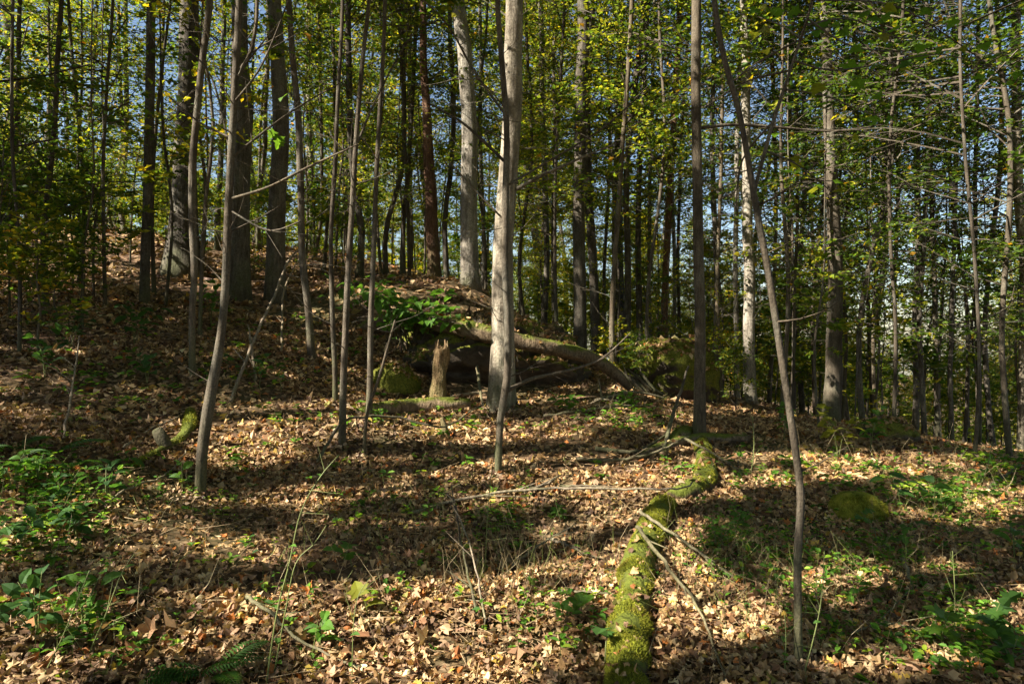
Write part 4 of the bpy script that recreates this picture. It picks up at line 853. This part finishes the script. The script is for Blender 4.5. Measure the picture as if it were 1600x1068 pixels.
herb('dark-leaved herb at the left edge below the plant patch', 30, 860, .2, 7, .15, 'ovald', 1.0, nstem=2)
herb('single lit oval leaf sprig near the mossy crooked branch', 205, 728, .12, 3, .16, 'oval', .8)
herb('small seedling beside the bent sapling base', 285, 770, .28, 6, .1, 'oval', .5)
herb('three-lobed green seedling in the lower left shade', 550, 885, .1, 4, .13, 'lobe', 1.0)
herb('yellow-green maple seedling in the litter, lower middle', 575, 960, .1, 3, .1, 'mapley', .9)
herb('small bright herb at the bottom by the forked stick', 500, 1015, .14, 7, .09, 'oval', .9, nstem=2)
herb('clump of small green leaves under the wavy sapling', 870, 815, .14, 8, .07, 'oval', 1.2, nstem=3)
herb('bright seedling cluster left of the mossy log', 880, 970, .12, 7, .08, 'oval', 1.0, nstem=2)
herb('broad green leaf plant at the foot of the mossy log', 945, 1045, .2, 3, .14, 'lobe', .6)
herb('tiny leafy herb in the weeds right of the mossy log', 1120, 860, .22, 10, .06, 'oval', 1.0, nstem=4)
herb('sprouting herb beside the middle of the mossy log', 1160, 830, .2, 9, .06, 'oval', .9, nstem=3)
herb('arching leafy herb over the moss cushion', 1410, 800, .42, 8, .17, 'ovald', .9, nstem=2)
herb('sunlit herb right of the moss cushion', 1470, 800, .2, 8, .1, 'oval', 1.0, nstem=3)
herb('maple seedling with bright leaves at the lower right', 1470, 1015, .2, 5, .12, 'maple', .8)
herb('green leafy sprig at the lower right edge', 1545, 1010, .2, 6, .12, 'lobe', .9, nstem=2)
herb('wide-leaved seedling below the moss cushion', 1375, 865, .26, 6, .1, 'lobe', .9, nstem=2)
herb('small herb at the bottom right corner', 1580, 1050, .18, 7, .1, 'oval', .8, nstem=2)
herb('leafy seedling at the right edge below the slope', 1585, 870, .22, 6, .12, 'oval', .9, nstem=2)
herb('yellowing bramble on the slope edge below the stout trunk', 1310, 715, .5, 9, .12, 'mapley', 1.1, nstem=3)
herb('green leafy bramble right of the yellowing one', 1360, 705, .45, 9, .12, 'oval', 1.1, nstem=3)
herb('leafy shoot behind the long curved sapling', 1225, 690, .5, 8, .13, 'oval', .8, nstem=2)
herb('pale-leaved seedling in shade under the arching dead branch', 405, 610, .42, 7, .13, 'ovald', 1.0, nstem=2)
herb('round-leaved shoot by the dead branch tangle', 440, 612, .3, 6, .13, 'ovald', 1.0)
herb('leafy sprig on the dim hillside beside the crooked stem', 330, 510, .6, 9, .14, 'oval', .8, nstem=3)
herb('shaded leafy seedling high on the far left slope', 110, 545, .5, 9, .14, 'ovald', 1.0, nstem=3)
herb('pale shaded seedling on the far left slope', 70, 590, .45, 8, .14, 'ovald', 1.1, nstem=3)
herb('dim leafy shoot under the straight dark hillside tree', 210, 540, .5, 9, .15, 'ovald', 1.0, nstem=3)
herb('dim broad seedling in the hillside shadow', 230, 600, .35, 8, .15, 'ovald', 1.1, nstem=2)
herb('green plant at the foot of the mottled trunk slope', 885, 650, .3, 8, .12, 'oval', 1.0, nstem=3)
herb('leafy plant in front of the splintered stump', 985, 640, .25, 8, .11, 'oval', 1.1, nstem=3)
herb('low green plant by the short barkless log', 590, 660, .14, 7, .1, 'oval', 1.1, nstem=2)
# leafy shrub spilling over the mound, each leaf its own
g = P(640, 478, 10.2); g[2] = float(H(g[0], g[1]))
sh = empty('shrub', g, 'bright green leafy shrub spilling over the top of the mound', 'shrub')
for k in range(22):
    tx, ty = rng.uniform(505, 735), 0; f = (tx-505)/230; ty = 425+70*f+rng.uniform(-25, 45)*(1-abs(f-.45))
    d = rng.uniform(8.6, 9.9); tip = P(tx, ty, d)-g; mid = tip*.5+np.array([0, 0, .25])
    m = MB(); sp_ = spline(np.array([[rng.normal(0, .1), rng.normal(0, .1), -.05, .01], list(mid)+[.007], list(tip)+[.003]]), 10); tube(m, sp_, 5, 0, 0, 1); obj("stem", m.mesh("stem", BARK['thin']), sh)
    for q in range(12):
        b = sp_[rng.integers(4, 10), :3]+rng.normal(0, .13, 3)*np.array([1, 1, .5]); set_leaf(sh, GL['oval'], b, rng.uniform(0, 6.28), rng.normal(-.1, .35), rng.normal(0, .4), rng.uniform(.12, .2))
# maple twig leaves on the long curved sapling's fork
sap = [o for o in COL.objects if o.get("label", "").startswith('long curved sapling')][0]; sg = np.array(sap.location)
for bpts in [[(1258,40),(1330,30),(1420,60),(1520,20)], [(1240,95),(1300,110),(1380,100),(1470,85),(1560,110)], [(1250,60),(1220,40),(1180,25)], [(1262,30),(1340,75),(1440,80)], [(1270,0),(1400,10),(1500,70),(1580,130)], [(1225,140),(1290,150),(1350,175),(1400,190)], [(1195,235),(1250,260),(1300,300)]]:
    dd = np.linspace(3.5, 4.6+rng.random()*.6, len(bpts)); pts_ = np.array([list(P(x, y, d)-sg)+[.006*(1-.7*k/len(bpts))] for k, ((x, y), d) in enumerate(zip(bpts, dd))])
    sp_ = spline(pts_, 16); m = MB(); tube(m, sp_, 5, .05); brn = obj("branch", m.mesh("branch", BARK['thin']), sap)
    for q in range(13):
        b = sp_[rng.integers(3, 16), :3]+rng.normal(0, .10, 3)*np.array([1, 1, .45]); set_leaf(brn, GL[('maple', 'maple', 'maple', 'lobe', 'mapley')[rng.integers(5)]], b, rng.uniform(0, 6.28), rng.normal(-.15, .3), rng.normal(0, .35), rng.uniform(.06, .10))
# the few leaves left on the bent sapling
sap2 = [o for o in COL.objects if o.get("label", "").startswith('bent sapling')][0]; sg2 = np.array(sap2.location)
for px, py in [(440,220),(445,150),(470,85),(475,52),(430,205),(437,212)]:
    set_leaf(sap2, GL['maple' if px != 475 else 'mapleo'], P(px, py, 5.3)-sg2, rng.uniform(0, 6.28), -.8, .3, .085)

# ferns
def fern(label, px, py, L, n):
    g = G(px, py); t = empty('fern', g, label, 'fern')
    for k in range(n):
        az = rng.uniform(0, 6.28) if n > 2 else (.5+k*1.2); d = np.array([math.cos(az), math.sin(az), 0]); l = L*rng.uniform(.7, 1.1)
        tt = np.linspace(0, 1, 19)[:, None]; p = d*l*tt+np.array([0, 0, 1.])*l*(.75*tt-.62*tt**2)
        m = MB(); tube(m, np.c_[p, .003*(1.1-tt)], 4, col=(.06, .1, .02)); tg = norm(np.gradient(p, axis=0)); lat = norm(np.cross(tg, np.array([0, 0, 1.]))); up = np.cross(lat, tg)
        w_ = (l*.26*np.sin(np.pi*np.clip(tt*.9+.1, 0, 1))**.8)[:, 0]
        for s in (-1, 1): leaves(m, 'lance', p[2:], (lat*s+tg*.35)[2:], up[2:], w_[2:], .12, -.3, (.07, .16, .03))
        obj("frond", m.mesh("frond", M_LEAF, False), t)
fern('fern with long arching fronds at the left edge of the slope', 22, 705, .42, 4)
fern('small fern beside the larger one on the left slope', 78, 715, .42, 4)
fern('low fern in front of the left slope ferns', 105, 735, .3, 4)
fern('fern at the bottom edge near the forked stick', 335, 1058, .3, 5)
fern('tiny fern behind the forked stick at the bottom', 300, 1066, .24, 4)

# tall thin green stems
def wand(label, pts, wd=4, nl=5):
    g0 = G(*pts[0]); d = g0[1]; pp = [list(P(x, y, d+.04*k))+[wd*.6/2/F*d*(1-.6*k/len(pts))] for k, (x, y) in enumerate(pts)]; pp[0][2] = g0[2]-.03
    sp_ = spline(np.array(pp), 22); sp_[:, :3] -= g0; t = empty('green_shoot', g0, label, 'plant'); m = MB(); tube(m, sp_, 6, .05); obj("stem", m.mesh("stem", M_STEM), t)
    k = rng.integers(6, 20, 4); tw = sp_[k, :3]+norm(rng.normal(0, 1, (4, 3))+np.array([0, 0, 1.2]))*.14
    for q in range(4): m2 = MB(); sticks(m2, sp_[k[q]:k[q]+1, :3], tw[q:q+1], .002, .0008); obj("twig", m2.mesh("twig", M_STEM), t)
    for q in range(nl): set_leaf(t, GL['oval'], sp_[rng.integers(3, 20), :3]+rng.normal(0, .02, 3), rng.uniform(0, 6.28), .3, .2, rng.uniform(.03, .06))
wand('long green wand leaning right in the lower left foreground', [(415,1068),(432,960),(452,880),(470,800),(500,745),(530,710)], 5)
wand('green shoot crossing the long leaning wand', [(425,1060),(445,960),(462,880),(490,850),(510,820)], 4)
wand('slim green shoot rising at the bottom left corner', [(60,1060),(95,1000),(120,940),(140,890)], 4)
wand('green shoot with one bright leaf at the lower left', [(130,1030),(165,960),(190,895),(210,865)], 4, 2)
wand('upright grassy shoot beside the wavy sapling base', [(757,900),(762,800),(768,740),(776,690)], 3, 2)
wand('thin green stalk in front of the middle litter', [(550,1068),(552,980),(560,930),(580,900)], 3, 2)
wand('thin green stalk right of the long curved sapling', [(1252,1060),(1275,980),(1285,920),(1288,860)], 4, 2)
wand('upright green weed stalk at the lower right', [(1490,1000),(1492,930),(1488,860)], 3, 3)
wand('short green weed stalk right of the broken mossy log piece', [(1172,745),(1178,700),(1176,650)], 3, 1)
wand('arched grass stalk right of the moss cushion', [(1530,760),(1545,720),(1550,690)], 3, 1)
wand('pair-leaf shoot at the bottom of the mossy log', [(1225,1060),(1228,1000),(1226,960)], 4, 3)

# low green ground cover nobody could count
GC = MB(); zones = [(700,740,380,60,30),(80,770,130,60,160),(60,860,90,60,60),(140,1000,150,60,50),(330,770,120,60,40),(600,800,120,30,40),(780,810,80,40,60),(880,960,120,60,40),(1160,860,120,70,150),(1380,870,170,80,200),(1480,790,130,40,170),(1500,1000,120,70,130),(1300,960,120,80,80),(1270,740,220,40,110),(430,560,200,90,90),(150,600,160,60,60),(700,660,300,20,50),(980,660,90,30,60),(520,900,400,140,60),(1560,730,80,40,100)]
for cx, cyy, rx, ry, n in zones:
    for k in range(int(n*1.15)):
        q = rng.normal(0, .5, 2); px, py = cx+rx*q[0], cyy+ry*q[1]
        if py > 1110 or py < 470: continue
        g = P(px, py, 1.0); dd = G(px, py); h = rng.uniform(.02, .11); nl = rng.integers(3, 7); az = rng.uniform(0, 6.28, nl)
        D = np.stack([np.cos(az), np.sin(az), rng.normal(.1, .25, nl)], -1); s = rng.uniform(.02, .055)*(1 if dd[1] < 6 else 1.5)
        C = dd+np.array([0, 0, h])*rng.uniform(.5, 1.1, (nl, 1))+D*.006
        sticks(GC, dd[None], (dd+[0, 0, h])[None], .0015, .001, 0, (.1, .14, .03)); leaves(GC, 'oval', C, D, np.array([[0, 0, 1.]])+rng.normal(0, .3, (nl, 3)), s*rng.uniform(.8, 1.3, nl), .25, -.2, greens(nl, .25, 1.35)*np.array([.85, 1.15, 1]), 0)
gc = obj("ground_cover", GC.mesh("ground_cover", M_LEAF, False)); gc["kind"] = "stuff"; gc["label"] = "scattered low green seedlings and weeds among fallen leaves"
# fine dry stalks and grass
GR = MB(); zones = [(640,790,90,30,60),(830,900,120,60,140),(1130,880,100,90,140),(1400,880,170,90,170),(1250,980,120,80,80),(700,870,120,60,80),(450,900,250,120,70),(150,900,160,130,70),(1500,780,120,40,80),(1350,720,150,30,60),(950,640,100,30,60)]
for cx, cyy, rx, ry, n in zones:
    for k in range(int(n*1.2)):
        q = rng.normal(0, .6, 2); px, py = cx+rx*q[0], cyy+ry*q[1]
        if py > 1110 or py < 560: continue
        b = G(px, py); L = rng.uniform(.08, .42); d1 = norm(np.array([rng.normal(0, .5), rng.normal(0, .5), 1.])); d2 = norm(d1+rng.normal(0, .45, 3)); c = [(.20, .24, .06), (.34, .27, .15), (.25, .2, .1)][rng.integers(3)]
        A = np.stack([b, b+d1*L*.5]); B = np.stack([b+d1*L*.5, b+d1*L*.5+d2*L*.5]); sticks(GR, A, B, [.0016, .0013], [.0013, .0006], 0, c)
gr = obj("dry_grass", GR.mesh("dry_grass", M_LITTER, False)); gr["kind"] = "stuff"; gr["label"] = "thin dry and green grass stalks rising from the litter"
